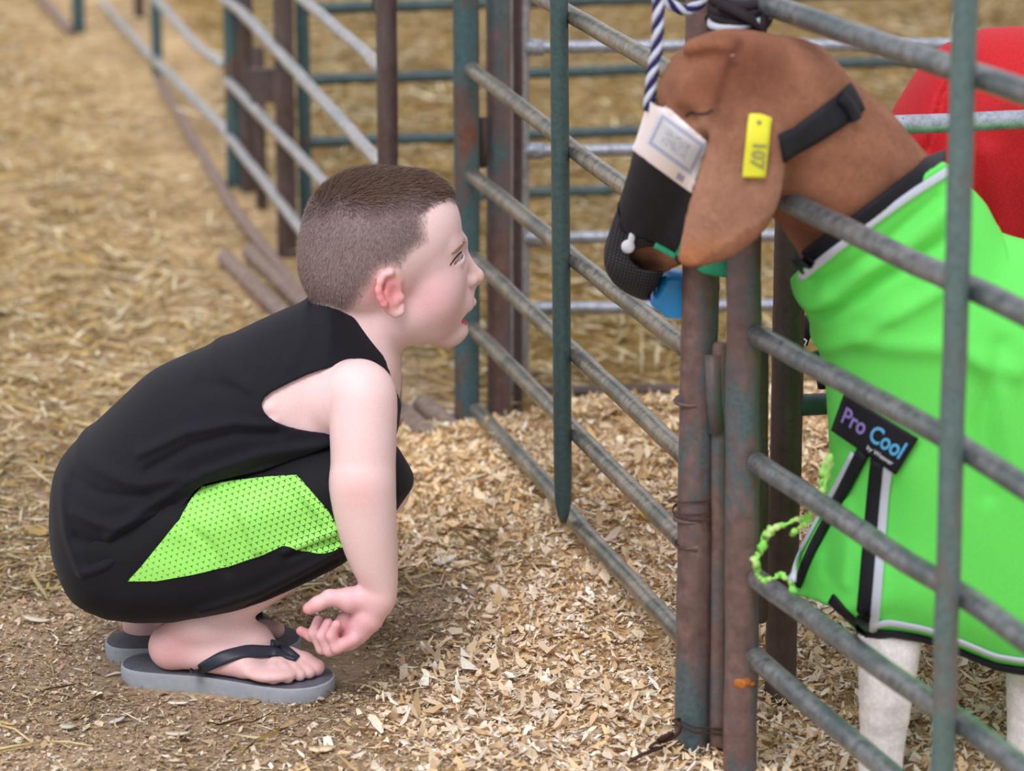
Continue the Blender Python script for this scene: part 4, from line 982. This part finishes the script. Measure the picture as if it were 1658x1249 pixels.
# far ear, behind the head
ear2 = pillow(gg, [(1200, 110), (1250, 108), (1266, 180), (1262, 265), (1250, 325), (1215, 380), (1180, 330), (1175, 200)], 2.51, .0060, .016, 1)
gg.d[:] = smin(gg.d, ear2, .008)
# legs, white
def gleg(x, Y, k0=.0310, hind=False):
    Z = lambda z: z
    X0 = B(x, 1100, Y).x
    if hind: P = [(X0 - .02, Y, .30), (X0 - .035, Y, .22), (X0 + .030, Y, .145), (X0 + .015, Y, .05), (X0 + .012, Y, .028)]; r = [.050, .036, .019, .014, .015]
    else: P = [(X0 + .02, Y + .055, .26), (X0 + .008, Y + .030, .17), (X0 + .002, Y + .006, .115), (X0 - .001, Y, .050), (X0 - .002, Y, .028)]; r = [.034, k0 - .002, .0245, .0185, .0185]
    gg.chain(P, r, .012, kin=.008)
gleg(1434, 2.475); gleg(1672, 2.505, .031); gleg(2170, 2.49, hind=True); gleg(2090, 2.63, hind=True)
Pg, Qg = nets(gg)
brown = np.array(srgb(160, 112, 90)); gc = np.tile(brown, (len(Pg), 1)); qx, qy = project(Pg)
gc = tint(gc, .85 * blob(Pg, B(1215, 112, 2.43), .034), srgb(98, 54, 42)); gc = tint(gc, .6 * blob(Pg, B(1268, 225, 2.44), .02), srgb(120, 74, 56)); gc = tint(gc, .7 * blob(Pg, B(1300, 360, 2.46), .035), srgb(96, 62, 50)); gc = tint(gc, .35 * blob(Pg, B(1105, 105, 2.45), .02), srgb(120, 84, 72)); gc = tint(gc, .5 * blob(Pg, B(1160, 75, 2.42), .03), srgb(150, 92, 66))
grv = (np.exp(-(lined(np.array([(1195, 70), (1178, 110), (1163, 150), (1152, 190), (1138, 225)], float), qx, qy) / 9) ** 2) * (Pg[:, 1] < 2.46))[:, None]; gc = tint(gc, .65 * grv, srgb(88, 48, 42)); gc = tint(gc, .5 * blob(Pg, B(1130, 150, 2.41), .018), srgb(138, 76, 52))  # groove before the ear shaded by a dark line in the fur colour
gc = tint(gc, .6 * blob(Pg, B(1140, 200, 2.42), .014), srgb(190, 146, 122)); gc = tint(gc, .6 * blob(Pg, B(1165, 195, 2.40), .014), srgb(92, 56, 48))
isear = (np.abs(ear[0, 0, 0] * 0 + (Pg[:, 1] - 2.418)) < .03) & (polysd(np.array([(1160, 150), (1275, 150), (1275, 330), (1100, 445), (1100, 390)], float), qx, qy) < 0)
gc = tint(gc, (isear * .55 * sst(200, 300, qy))[:, None], srgb(184, 142, 122)); gc = tint(gc, (isear * .7 * sst(360, 430, qy))[:, None], srgb(196, 126, 78))
gc = tint(gc, .8 * blob(Pg, B(1184, 90, 2.415), .0065), srgb(206, 178, 170)); gc = tint(gc, .4 * blob(Pg, B(1340, 300, 2.44), .04), srgb(168, 112, 86))
gc = tint(gc, (sst(.24, .19, Pg[:, 2]))[:, None], srgb(254, 251, 255)); gc = tint(gc, (sst(.032, .024, Pg[:, 2]))[:, None], srgb(86, 78, 74))
gbody = fast_mesh('body', Pg, Qg, M['fur'], goat, colors=np.clip(gc, 0, 1)); gbody['label'] = 'brown fur with white legs'
bvg = bvh_of(gbody)
ribbon('closed_eye', bvg, [(1110, 188), (1118, 182), (1130, 184), (1143, 184), (1154, 178)], .0010, plain('dark eyelid', srgb(70, 42, 44), .7), goat, 2.5, th=.0006, lift=.0002)
# coat with folds
Ac = np.zeros((len(gg.ax[0]), len(gg.ax[2])))
for amp, sg, ln in ((.005, .010, [(1320, 520), (1400, 440), (1480, 390), (1530, 350)]), (-.005, .006, [(1335, 540), (1420, 460), (1500, 410), (1560, 380)]), (.004, .008, [(1340, 600), (1430, 520), (1520, 470)]), (-.004, .006, [(1330, 470), (1400, 420), (1470, 360), (1520, 330)]),
                    (.004, .010, [(1400, 560), (1520, 560), (1640, 600)]), (-.003, .008, [(1620, 560), (1590, 680), (1600, 800)]), (.004, .010, [(1560, 540), (1620, 640), (1640, 760)]), (-.003, .006, [(1360, 880), (1350, 960)]), (.003, .006, [(1380, 850), (1372, 960)]), (-.003, .012, [(1440, 800), (1450, 1000)])):
    Ac += amp * np.exp(-(lined(poly2(ln, GB - .11), gg.ax[0][:, None], gg.ax[2][None, :]) / sg) ** 2)
tg = Grid(lo_, hi_, .0025)
tg.chain([B(1330, 250, 2.500), B(1395, 325, 2.522), B(1450, 400, 2.545)], [.072, .078, .080], .0, kin=.004)
coat = smin(coat, tg.d, .03)
coat = coat - (Ac[:, None, :] * 1.1).astype(np.float32)
inner = coat + .009
shell = np.maximum(coat, -inner)
neck_open = prism(gg, [(1262, 470), (1285, 446), (1340, 398), (1400, 350), (1460, 306), (1526, 262), (1546, 274), (1580, 312), (1612, 346), (1645, 362), (1680, 364), (1800, 200), (1700, -150), (1000, -150), (1000, 300)], GB - .08, 0)
low_open = prism(gg, [(1240, 1200), (1270, 962), (1300, 968), (1345, 985), (1380, 1022), (1405, 1034), (1440, 1026), (1500, 1036), (1560, 1058), (1612, 1082), (1658, 1090), (1760, 1092), (2000, 1072), (2300, 1000), (2300, 1300)], GB - .08, 0)
shell = np.maximum(np.maximum(shell, -neck_open), -(low_open - .001))
Pc, Qc = nets(gg, shell); coato = fast_mesh('coat', Pc, Qc, M['coat'], goat); coato['label'] = 'lime green stretch coat'
bvc = bvh_of(coato)
class Two:
    def __init__(s, a, b): s.a, s.b = a, b
    def ray_cast(s, o, r):
        x, y = s.a.ray_cast(o, r), s.b.ray_cast(o, r)
        return x if y[0] is None or (x[0] is not None and x[3] < y[3]) else y
bvcg = Two(bvc, bvg)
def off(px, dx, dy): return [(a + dx, b + dy) for a, b in px]
CL = [(1294, 435), (1330, 402), (1400, 348), (1462, 304), (1524, 268)]
ribbon('collar_binding', bvcg, off(CL, -2, -4), .0085, M['trim_black'], coato, 2.5, th=.003, lift=.0060, sub=8, sm=10)
ribbon('collar_piping', bvcg, off(CL, 7, 11), .0034, M['trim_white'], coato, 2.5, th=.002, lift=.0028, sub=8, sm=14)
HL = [(1408, 1026), (1440, 1020), (1500, 1030), (1560, 1052), (1612, 1074), (1658, 1082), (1760, 1084), (1900, 1072)]
ribbon('hem_binding', bvc, off(HL, 0, 2), .0050, M['trim_black'], coato, 2.5, th=.003, lift=.001, sub=6)
ribbon('hem_piping', bvc, off(HL, 0, -14), .0030, M['trim_white'], coato, 2.5, th=.002, lift=.001, sub=6)
ribbon('chest_binding', bvc, [(1402, 730), (1372, 790), (1340, 850), (1312, 905), (1296, 948)], .0062, M['trim_black'], coato, 2.46, th=.003, lift=.0015, sub=5)
ribbon('chest_piping', bvc, [(1386, 736), (1356, 792), (1322, 850), (1296, 900), (1280, 940)], .0040, M['trim_white'], coato, 2.46, th=.002, lift=.001, sub=5)
ribbon('leg_binding', bvc, [(1424, 745), (1418, 800), (1411, 880), (1404, 960), (1396, 1028)], .0062, M['trim_black'], coato, 2.46, th=.003, lift=.0015, sub=5)
ribbon('leg_piping', bvc, [(1441, 750), (1434, 800), (1427, 880), (1420, 960), (1414, 1020)], .0044, M['trim_white'], coato, 2.46, th=.002, lift=.001, sub=5)
ribbon('inner_binding', bvc, [(1348, 970), (1368, 990), (1392, 1012), (1404, 1026)], .0050, M['trim_black'], coato, 2.46, th=.002, lift=.001, sub=4)
LC = [(1374, 636), (1489, 708), (1455, 766), (1354, 696)]
lab = patch('label', bvc, LC, plain('black woven label', srgb(24, 25, 36), .6, .3, .15), coato, 2.46, lift=.004, th=.001); lab['label'] = 'black woven label with purple to blue lettering'
def lettering(name, txt, bv, c4, box, mat, par, zd, lift, colfn=None, bold=0):
    """text fitted into box=(u0,v0,u1,v1) of the quad c4 (tl,tr,br,bl), v from the top"""
    cu = bpy.data.curves.new(name, 'FONT'); cu.body = txt; cu.size = 1; cu.offset = bold; cu.resolution_u = 3
    t = bpy.data.objects.new(name, cu); COL.objects.link(t); bpy.context.view_layer.update()
    me = bpy.data.meshes.new_from_object(t.evaluated_get(bpy.context.evaluated_depsgraph_get())); bpy.data.objects.remove(t)
    co = np.array([v.co for v in me.vertices]); a, b = co.min(0), co.max(0); c = [Vector(q) for q in c4]; cs = []
    for v in me.vertices:
        u = (v.co.x - a[0]) / (b[0] - a[0]); w_ = 1 - (v.co.y - a[1]) / (b[1] - a[1]); cs.append(colfn(u) if colfn else (1, 1, 1))
        u = box[0] + (box[2] - box[0]) * u; w_ = box[1] + (box[3] - box[1]) * w_
        p = c[0] * (1 - u) * (1 - w_) + c[1] * u * (1 - w_) + c[2] * u * w_ + c[3] * (1 - u) * w_; h = hit(bv, p.x, p.y, zd); v.co = h[0] + h[1] * lift
    if colfn: setcol(me, np.array(cs))
    return link(name, me, mat, par)
lg = MT('label thread', .5, .3); lg.color(lg.attr())
pur, blu, wht = np.array(srgb(150, 130, 205)), np.array(srgb(90, 180, 235)), srgb(215, 220, 225)
lettering('lettering', 'Pro Cool', bvc, LC, (.09, .22, .93, .66), lg.m, lab, 2.46, .0056, lambda u: tuple(pur * (1 - sst(.35, .55, u)) + blu * sst(.35, .55, u)), .02)
lettering('lettering', 'by Weaver', bvc, LC, (.52, .76, .90, .90), lg.m, lab, 2.46, .0056, lambda u: wht, .02)
# chewed, frayed binding looping out in front
fm = MT('frayed lime fabric', .8, .1); fm.color(fm.ramp(fm.noise(90, 4), [(.35, srgb(120, 220, 90)), (.55, srgb(170, 226, 120)), (.68, srgb(226, 220, 176))]))
rr = random.Random(3)
def fray(px, Y, r, n=60, jit=2.5):
    P = []
    for i in range(len(px) - 1):
        for j in range(8): t = j / 8; P.append(B(px[i][0] + (px[i + 1][0] - px[i][0]) * t + rr.uniform(-jit, jit), px[i][1] + (px[i + 1][1] - px[i][1]) * t + rr.uniform(-jit, jit), Y + rr.uniform(-.002, .002)))
    return tube('frayed_edge', P, r, fm.m, coato, n=7, rs=[r * .7 * (1 + .35 * math.sin(i * .55) + .25 * math.sin(i * 1.7)) for i in range(len(P))])
fray([(1345, 735), (1338, 775), (1322, 815), (1305, 838), (1275, 848), (1250, 856), (1238, 880), (1226, 905), (1224, 930), (1240, 940), (1262, 932), (1276, 938), (1288, 962)], 2.440, .0030)
fray([(1250, 858), (1238, 870), (1232, 890), (1222, 908), (1228, 928)], 2.437, .0040, jit=4)
fray([(1340, 740), (1330, 790), (1326, 830)], 2.445, .0050, jit=5); fray([(1310, 838), (1295, 856), (1282, 864)], 2.44, .0032)
# neck strap
ribbon('neck_strap', bvg, [(1262, 240), (1290, 224), (1325, 202), (1360, 178), (1384, 158)], .0125, M['webbing'], goat, 2.5, th=.0022, lift=.0015, sub=6)
ribbon('strap_keeper', bvg, [(1352, 158), (1364, 170), (1374, 186), (1378, 196)], .0050, M['webbing'], goat, 2.5, th=.005, lift=.003)
# ear tag
tagp = ribbon('ear_tag', bvg, [(1230, 186), (1229, 192), (1227, 205), (1224, 235), (1221, 262), (1219, 285)], .0095, M['yellow'], goat, 2.5, th=.0020, lift=.003, sub=5, widths=[.0015] + [.0075] + [.0094] * 14)
T4 = [(1211, 190), (1249, 190), (1238, 284), (1202, 284)]
tr4 = [(1242, 232), (1236, 274), (1207, 270), (1213, 230)]
lettering('tag_number', '107', bvg, tr4, (.0, .12, .95, .88), M['ink'], tagp, 2.5, .0066, None, .03)
c = hit(bvg, 1226, 200, 2.5); tube('tag_stud', [c[0] + c[1] * .004, c[0] + c[1] * .0066], .0018, M['ink'], tagp, n=10)
# muzzle
MO = [(1036, 248), (1116, 306), (1118, 392), (1096, 432), (1080, 474), (1052, 494), (1012, 478), (984, 452), (975, 415), (988, 365), (1010, 300)]
MY = 2.612
mg = Grid((B(960, 600, 2.6).x, 2.39, B(1000, 530, 2.6).z), (B(1200, 600, 2.6).x, 2.70, B(1000, 120, 2.6).z), .002)
mz = pillow(mg, MO, MY, .036, .030, 1, lambda X, Z: MY - .028 * np.clip((Z - B(1000, 400, MY).z) / .07, 0, 1) + .012 * np.clip((B(1000, 420, MY).z - Z) / .04, 0, 1) + 0 * X)
import copy
tm = copy.copy(mg); tm.d = np.full_like(mg.d, .5)
tm.chain([B(1150, 165, 2.465), B(1088, 268, 2.530), B(1052, 345, 2.585), B(1036, 392, 2.610)], [.0420, .0290, .0235, .0170], .0)
tm.chain([B(1185, 290, 2.480), B(1130, 370, 2.550), B(1070, 418, 2.615)], [.030, .022, .0125], .010)
mcut = prism(mg, [(1000, 220), (1036, 246), (1117, 308), (1119, 385), (1103, 415), (1110, 520), (960, 520), (960, 300)], MY - .05, 0)
mz = smin(mz, np.maximum(tm.d - .0045, mcut), .004)
nyl = prism(mg, [(1020, 235), (1130, 300), (1130, 385), (1098, 412), (1066, 398), (1040, 386), (1018, 384), (1006, 372), (1002, 330)], MY - .03, 0)
lip = prism(mg, [(1018, 412), (1034, 402), (1064, 400), (1094, 420), (1096, 438), (1066, 440), (1040, 438), (1026, 428)], MY - .03, 1)
blu_ = prism(mg, [(1074, 439), (1120, 420), (1130, 540), (1040, 540), (1047, 488)], MY - .02, 0)
sh_ = np.maximum(mz, -(mz + .006))
cave = prism(mg, [(1020, 225), (1150, 300), (1150, 320), (1000, 240)], MY, 0)
a, b = nets(mg, np.maximum(np.maximum(sh_, nyl), -lip)); musl = fast_mesh('muzzle', a, b, M['webbing'], goat); musl['label'] = 'black muzzle over the nose'
mm = MT('black mesh', .7, .3); mapn = mm.node('ShaderNodeMapping'); mapn.inputs['Scale'].default_value = (1500, 1500, 1500); mapn.inputs['Rotation'].default_value = (0, .6, 0); mm.l.new(mm.tc.outputs['Object'], mapn.inputs[0])
sp_ = mm.node('ShaderNodeSeparateXYZ'); mm.l.new(mapn.outputs[0], sp_.inputs[0]); hole = mm.math('MULTIPLY', mm.math('SINE', sp_.outputs[0]), mm.math('SINE', sp_.outputs[2]))
mm.color(mm.ramp(hole, [(.25, srgb(26, 26, 32)), (.8, srgb(70, 69, 76))]))
meshp = np.maximum(np.maximum(sh_, -(nyl)), np.maximum(-lip, -blu_))
a, b = nets(mg, meshp); o = fast_mesh('mesh_cup', a, b, mm.m, musl)
a, b = nets(mg, np.maximum(np.maximum(sh_, blu_), -lip)); 
bl = pillow(mg, [(1074, 438), (1160, 436), (1168, 468), (1150, 490), (1094, 522), (1048, 489)], 2.645, .018, .004, 0); a, b = nets(mg, bl); o = fast_mesh('blue_cup', a, b, M['blue'], musl); o['label'] = 'shiny blue cup under the muzzle'; bvbl = bvh_of(o)
ribbon('blue_edge', bvbl, [(1050, 486), (1062, 463), (1074, 441)], .0022, M['deepblue'], musl, 2.65, th=.001, lift=.0006)
gb = pillow(mg, [(1120, 436), (1187, 408), (1188, 451), (1160, 449), (1128, 441)], 2.540, .004, .004, 0); a, b = nets(mg, gb); o = fast_mesh('chin_strap', a, b, M['green_band'], musl); o['label'] = 'green strap under the jaw'
bvm = bvh_of(musl)
ribbon('green_edge', bvm, [(1113, 372), (1107, 395), (1096, 414)], .0022, M['green_band'], musl, 2.6, th=.001, lift=.0008)
ribbon('green_edge', bvm, [(1060, 397), (1076, 405), (1094, 416)], .0024, M['green_band'], musl, 2.6, th=.001, lift=.0008)
c = hit(bvm, 1017, 398, 2.63)[0]; gt = Grid(c - Vector((.012,) * 3), c + Vector((.012,) * 3), .001); gt.ell(c + Vector((0, .001, -.001)), (.0060, .003, .0060), None, 0); gt.ell(c + Vector((.003, 0, .007)), (.0030, .002, .0050), None, .002)
a, b = nets(gt); fast_mesh('white_patch', a, b, plain('white fluff', srgb(196, 198, 210), .8), musl)
# joined surface for the printed nose band
class Two:
    def __init__(s, a, b): s.a, s.b = a, b
    def ray_cast(s, o, r):
        x, y = s.a.ray_cast(o, r), s.b.ray_cast(o, r)
        return x if y[0] is None or (x[0] is not None and x[3] < y[3]) else y
pm = MT('printed nose band', .6, .25); u = pm.node('ShaderNodeSeparateXYZ'); pm.l.new(pm.tc.outputs['UV'], u.inputs[0]); U_, V_2 = u.outputs[0], u.outputs[1]
def rect(a, b, c_, d): return pm.math('MULTIPLY', pm.math('MULTIPLY', pm.math('GREATER_THAN', U_, a), pm.math('LESS_THAN', U_, c_)), pm.math('MULTIPLY', pm.math('GREATER_THAN', V_2, b), pm.math('LESS_THAN', V_2, d)))
frame = pm.math('SUBTRACT', rect(.14, .26, .90, .88), rect(.19, .33, .85, .81)); inn = rect(.30, .42, .72, .72)
nn_ = pm.ramp(pm.noise(260, 3), [(.42, 0.), (.58, 1.)])
c1 = pm.mix(rect(.10, .22, .94, .92), srgb(253, 243, 247), srgb(232, 240, 255)); c1 = pm.mix(pm.math('MULTIPLY', frame, .8), c1, srgb(176, 180, 218))
c1 = pm.mix(pm.math('MULTIPLY', pm.math('MULTIPLY', inn, nn_), .7), c1, srgb(182, 184, 216)); c1 = pm.mix(pm.math('MULTIPLY', rect(.72, .04, .84, .16), .8), c1, srgb(150, 150, 196)); pm.color(c1)
def resample(src, d, dst):
    ix = [(dst.ax[i] - src.lo[i]) / src.h for i in range(3)]; i0 = [np.clip(np.floor(v).astype(int), 0, src.n[i] - 2) for i, v in enumerate(ix)]; f = [np.clip(ix[i] - i0[i], 0, 1).astype(np.float32) for i in range(3)]
    a = d[i0[0]] * (1 - f[0])[:, None, None] + d[i0[0] + 1] * f[0][:, None, None]; a = a[:, i0[1]] * (1 - f[1])[None, :, None] + a[:, i0[1] + 1] * f[1][None, :, None]
    return a[:, :, i0[2]] * (1 - f[2])[None, None, :] + a[:, :, i0[2] + 1] * f[2][None, None, :]
bd = np.minimum(resample(gg, head_d, mg) - .0045, tm.d - .0065); bd = np.maximum(np.maximum(bd, -(bd + .007)), prism(mg, [(1040, 140), (1066, 166), (1143, 232), (1118, 312), (1027, 246), (990, 225)], MY - .06, 0))
a, b = nets(mg, bd); band = fast_mesh('nose_band', a, b, pm.m, musl); qx, qy = project(a)
wx, wy = qx - 1027, qy - 243; e1 = np.array([91., 67.]); e2 = np.array([37., -77.]); dt = e1[0] * e2[1] - e1[1] * e2[0]
uvb = np.stack([(wx * e2[1] - wy * e2[0]) / dt, (wy * e1[0] - wx * e1[1]) / dt], 1); l = band.data.uv_layers.new(name='UVMap'); vi = np.empty(len(band.data.loops), np.int32); band.data.loops.foreach_get('vertex_index', vi); l.data.foreach_set('uv', uvb[vi].astype(np.float32).ravel())
band['label'] = 'white nose band with faded blue print'
# lead rope, twisted white and navy
rope = thing('lead_rope', 'twisted white and navy lead rope hanging to the muzzled goat nose', 'rope', tuple(B(1052, 180, 2.50)))
def twist(px, Y, r=.0042, turns=5.0):
    P = [q if isinstance(q, Vector) else B(q[0], q[1], Y) for q in px]; L = [0]
    for i in range(1, len(P)): L.append(L[-1] + (P[i] - P[i - 1]).length)
    for s_, mt in enumerate((M['trim_white'], cloth('navy rope', srgb(46, 42, 92), .7), M['trim_white'], bpy.data.materials['navy rope'])):
        pts = []
        for d in np.arange(0, L[-1], .003):
            i = min(np.searchsorted(L, d, 'right') - 1, len(P) - 2); t = (d - L[i]) / (L[i + 1] - L[i]); p = P[i].lerp(P[i + 1], t); tn = (P[i + 1] - P[i]).normalized()
            a = tn.cross(Vector((0, 1, 0))).normalized(); b = tn.cross(a); ph = d / .034 * 2 * math.pi + s_ * math.pi / 2
            pts.append(p + (a * math.cos(ph) + b * math.sin(ph)) * r * .62)
        tube('strand', pts, r * .62, mt, rope, n=7)
twist([Vector((P1.x, P1.y - .020, .93)), Vector((P1.x - .012, P1.y - .04, .90)), (1066, -160), (1066, 20), (1064, 80), (1056, 120), (1050, 184)], 2.47)
twist([Vector((P1.x - .01, P1.y - .022, .80)), (1066, -6), (1090, 10), (1112, 18), (1130, 8), (1150, -14), (1175, -40)], 2.535, .0040)
knot = thing('lead_rope', 'dark rope end knotted round the near posts above the goat head', 'rope', tuple(B(1200, 20, 2.50)))
def loop(cx, cy, rx, rz, Y0, ry, mt, n=40, tilt=0):
    c = B(cx, cy, Y0); return tube('loop', [c + Vector((rx * math.cos(t), ry * math.sin(t), rz * math.sin(t + tilt))) for t in np.linspace(0, 2 * math.pi, n)], .0042, mt, knot, n=7)
nv = bpy.data.materials['navy rope']
dkr = cloth('dark rope', srgb(48, 40, 46), .8)
for i, (mt, cy, tl) in enumerate(((dkr, 8, .3), (dkr, 22, -.2), (M['trim_white'], 30, 1.0), (dkr, 38, .8), (dkr, -6, 0))): loop(1198, cy, .0230, .005, 2.525, .0215, mt, tilt=tl)
tube('loop', [B(1150, 30, 2.58), B(1172, 8, 2.50), B(1215, 30, 2.498), B(1235, 52, 2.50), B(1240, 14, 2.50), B(1262, 20, 2.53)], .005, dkr, knot, n=7)

# ------------------------------------------------------------------ the second goat, in a red mesh coat
red = thing('goat', 'goat in a red mesh coat standing behind the green-coated one', 'goat', (.55, 2.95, 0))
rg = Grid((B(1280, 500, 2.93).x, 2.77, -.002), (.95, 3.10, .66), .0035)
ro = [(1578, 50), (1658, 44), (1800, 50), (2050, 90), (2120, 250), (2080, 480), (1800, 540), (1560, 570), (1430, 600), (1345, 600), (1322, 560), (1345, 470), (1400, 320), (1436, 196), (1500, 112), (1540, 80)]
rc = pillow(rg, ro, 2.93, .105, .07, 1); rb = pillow(rg, [(1590, 60), (1800, 60), (2040, 100), (2100, 250), (2060, 470), (1800, 520), (1560, 540), (1460, 480), (1450, 300), (1500, 130)], 2.93, .09, .07, 1)
rg.d[:] = rb
rg.chain([B(2040, 200, 2.93), B(2180, 60, 2.93)], [.06, .045], .02); rg.ell(B(2210, 30, 2.93), (.055, .04, .04), None, .02); rg.chain([B(2210, 30, 2.93), B(2320, 110, 2.93)], [.034, .022], .02)
for dx, dy in ((0, -.05), (.02, .05), (.30, -.05), (.32, .05)):
    X0 = .42 + dx; rg.chain([(X0, 2.93 + dy, .30), (X0 + .01, 2.93 + dy, .15), (X0, 2.93 + dy, .02)], [.045, .022, .018], .015)
a, b = nets(rg); rgb_ = fast_mesh('body', a, b, M['fur'], red, colors=np.tile(np.array(srgb(120, 80, 60)), (len(a), 1)))
Ar = np.zeros((len(rg.ax[0]), len(rg.ax[2])))
for amp, sg, ln in ((.005, .008, [(1560, 100), (1520, 160), (1490, 240)]), (-.004, .006, [(1580, 110), (1540, 170), (1510, 250)]), (.004, .012, [(1600, 250), (1620, 380)])):
    Ar += amp * np.exp(-(lined(poly2(ln, 2.83), rg.ax[0][:, None], rg.ax[2][None, :]) / sg) ** 2)
rc = rc - Ar[:, None, :].astype(np.float32)
a, b = nets(rg, np.maximum(rc, -(rc + .012))); rco = fast_mesh('coat', a, b, M['redcoat'], red); rco['label'] = 'red mesh coat'
tube('strap', [B(1322, 500, 2.84), B(1312, 522, 2.83), B(1302, 540, 2.83), B(1296, 556, 2.83)], .007, M['webbing'], red, n=8)
tube('buckle', [B(1300, 548, 2.822), B(1306, 552, 2.82), B(1303, 560, 2.82), B(1297, 555, 2.82)], .0012, M['trim_white'], red, n=6)
tube('hanging_strap', [B(1322, 570, 2.84), B(1330, 600, 2.84), B(1334, 628, 2.84)], .006, M['webbing'], red, n=8)

# ------------------------------------------------------------------ a few large chips and stalks that stand out
def chip(px, py, L, Wd, ang, c, label, curl=.15, tilt=(0, 0), h=.004, name='wood_chip'):
    p = G(px, py, 0); p.z = float(gh(p.x, p.y)) + h
    M4 = Matrix.Rotation(ang, 3, 'Z') @ Matrix.Rotation(tilt[0], 3, 'X') @ Matrix.Rotation(tilt[1], 3, 'Y'); rn = random.Random(int(px)); vs = []; fs = []
    n = 9; out = []
    for i in range(n):
        t = i / (n - 1); wv = Wd * .5 * (math.sin(math.pi * min(max(t * .9 + .07, 0), 1)) ** .5) * rn.uniform(.8, 1.1); out.append((t, wv))
    for zt in (.0006, -.0006):
        for t, wv in out:
            for sg in (-1, 1): vs.append(p + M4 @ Vector(((t - .5) * L, sg * wv, curl * L * (2 * t - 1) ** 2 + zt)))
    m = 2 * n
    for i in range(n - 1):
        fs.append((2 * i, 2 * i + 2, 2 * i + 3, 2 * i + 1)); fs.append((m + 2 * i + 1, m + 2 * i + 3, m + 2 * i + 2, m + 2 * i)); fs.append((2 * i, m + 2 * i, m + 2 * i + 2, 2 * i + 2)); fs.append((2 * i + 1, 2 * i + 3, m + 2 * i + 3, m + 2 * i + 1))
    fs += [(0, 1, m + 1, m), (m - 2, 2 * m - 2, 2 * m - 1, m - 1)]
    mt = bpy.data.materials.get('chip %d' % c[0]) or plain('chip %d' % c[0], srgb(*c), .7, .2, .12, 300)
    o = mesh(name, vs, fs, mt, None); tag(o, label, 'wood chip')
chip(748, 1187, .018, .013, .1, (236, 230, 222), 'square white chip lying alone right of the sandal toe', .05)
chip(1045, 925, .030, .020, 1.2, (226, 186, 96), 'large yellow leaf-like shaving standing up under the bottom rail', .25, (.9, -.5), .012)
chip(692, 832, .018, .012, .3, (250, 248, 244), 'small bright white chip just right of the boy knee', .1)
chip(289, 1145, .018, .008, .05, (222, 216, 206), 'pale oval chip lying just below the near sandal', .03)
chip(288, 1197, .022, .009, .1, (206, 196, 176), 'long dull oval chip near the bottom edge, below the sandal', .04)
chip(190, 1172, .018, .006, .9, (204, 202, 204), 'thin grey sliver lying diagonally at the lower left', .03)
chip(110, 1181, .014, .012, 0, (190, 186, 170), 'round pale chip at the lower left of the sandals', .05)
chip(520, 1222, .022, .014, .2, (232, 208, 176), 'broad tan chip at the bottom edge, below the sandal toe', .05)
chip(850, 772, .014, .005, 1.1, (236, 238, 240), 'white sliver stuck on the bottom fence rail', .1, (0, -.6), .020)
chip(60, 1010, .030, .010, -.4, (206, 180, 150), 'long tan chip at the far left edge near the shorts', .05)
def stalk(pts, r, c, label):
    P = [G(a, b, 0) for a, b in pts]; P = [Vector((p.x, p.y, float(gh(p.x, p.y)) + .0035 + .002 * (i % 2))) for i, p in enumerate(P)]
    mt = bpy.data.materials.get('stalk') or plain('stalk', srgb(212, 190, 140), .6); o = tube('straw_stalk', P, r, mt, None, n=6); tag(o, label, 'straw')
stalk([(-10, 1180), (25, 1192), (52, 1207)], .0011, 0, 'long straw stalk running in from the left edge low down')
stalk([(-10, 1222), (20, 1216), (55, 1208)], .0012, 0, 'short straw stalk at the left edge crossing the lowest one')
stalk([(78, 1206), (110, 1212), (150, 1217)], .0010, 0, 'pale straw stalk lying level, right of the left edge stalks')
stalk([(0, 660), (50, 672), (150, 702)], .0018, 0, 'long pale stalk in the straw behind the boy back')
stalk([(640, 1049), (700, 1052), (760, 1056)], .0012, 0, 'thin straw stalk lying level on the shavings right of the hand')
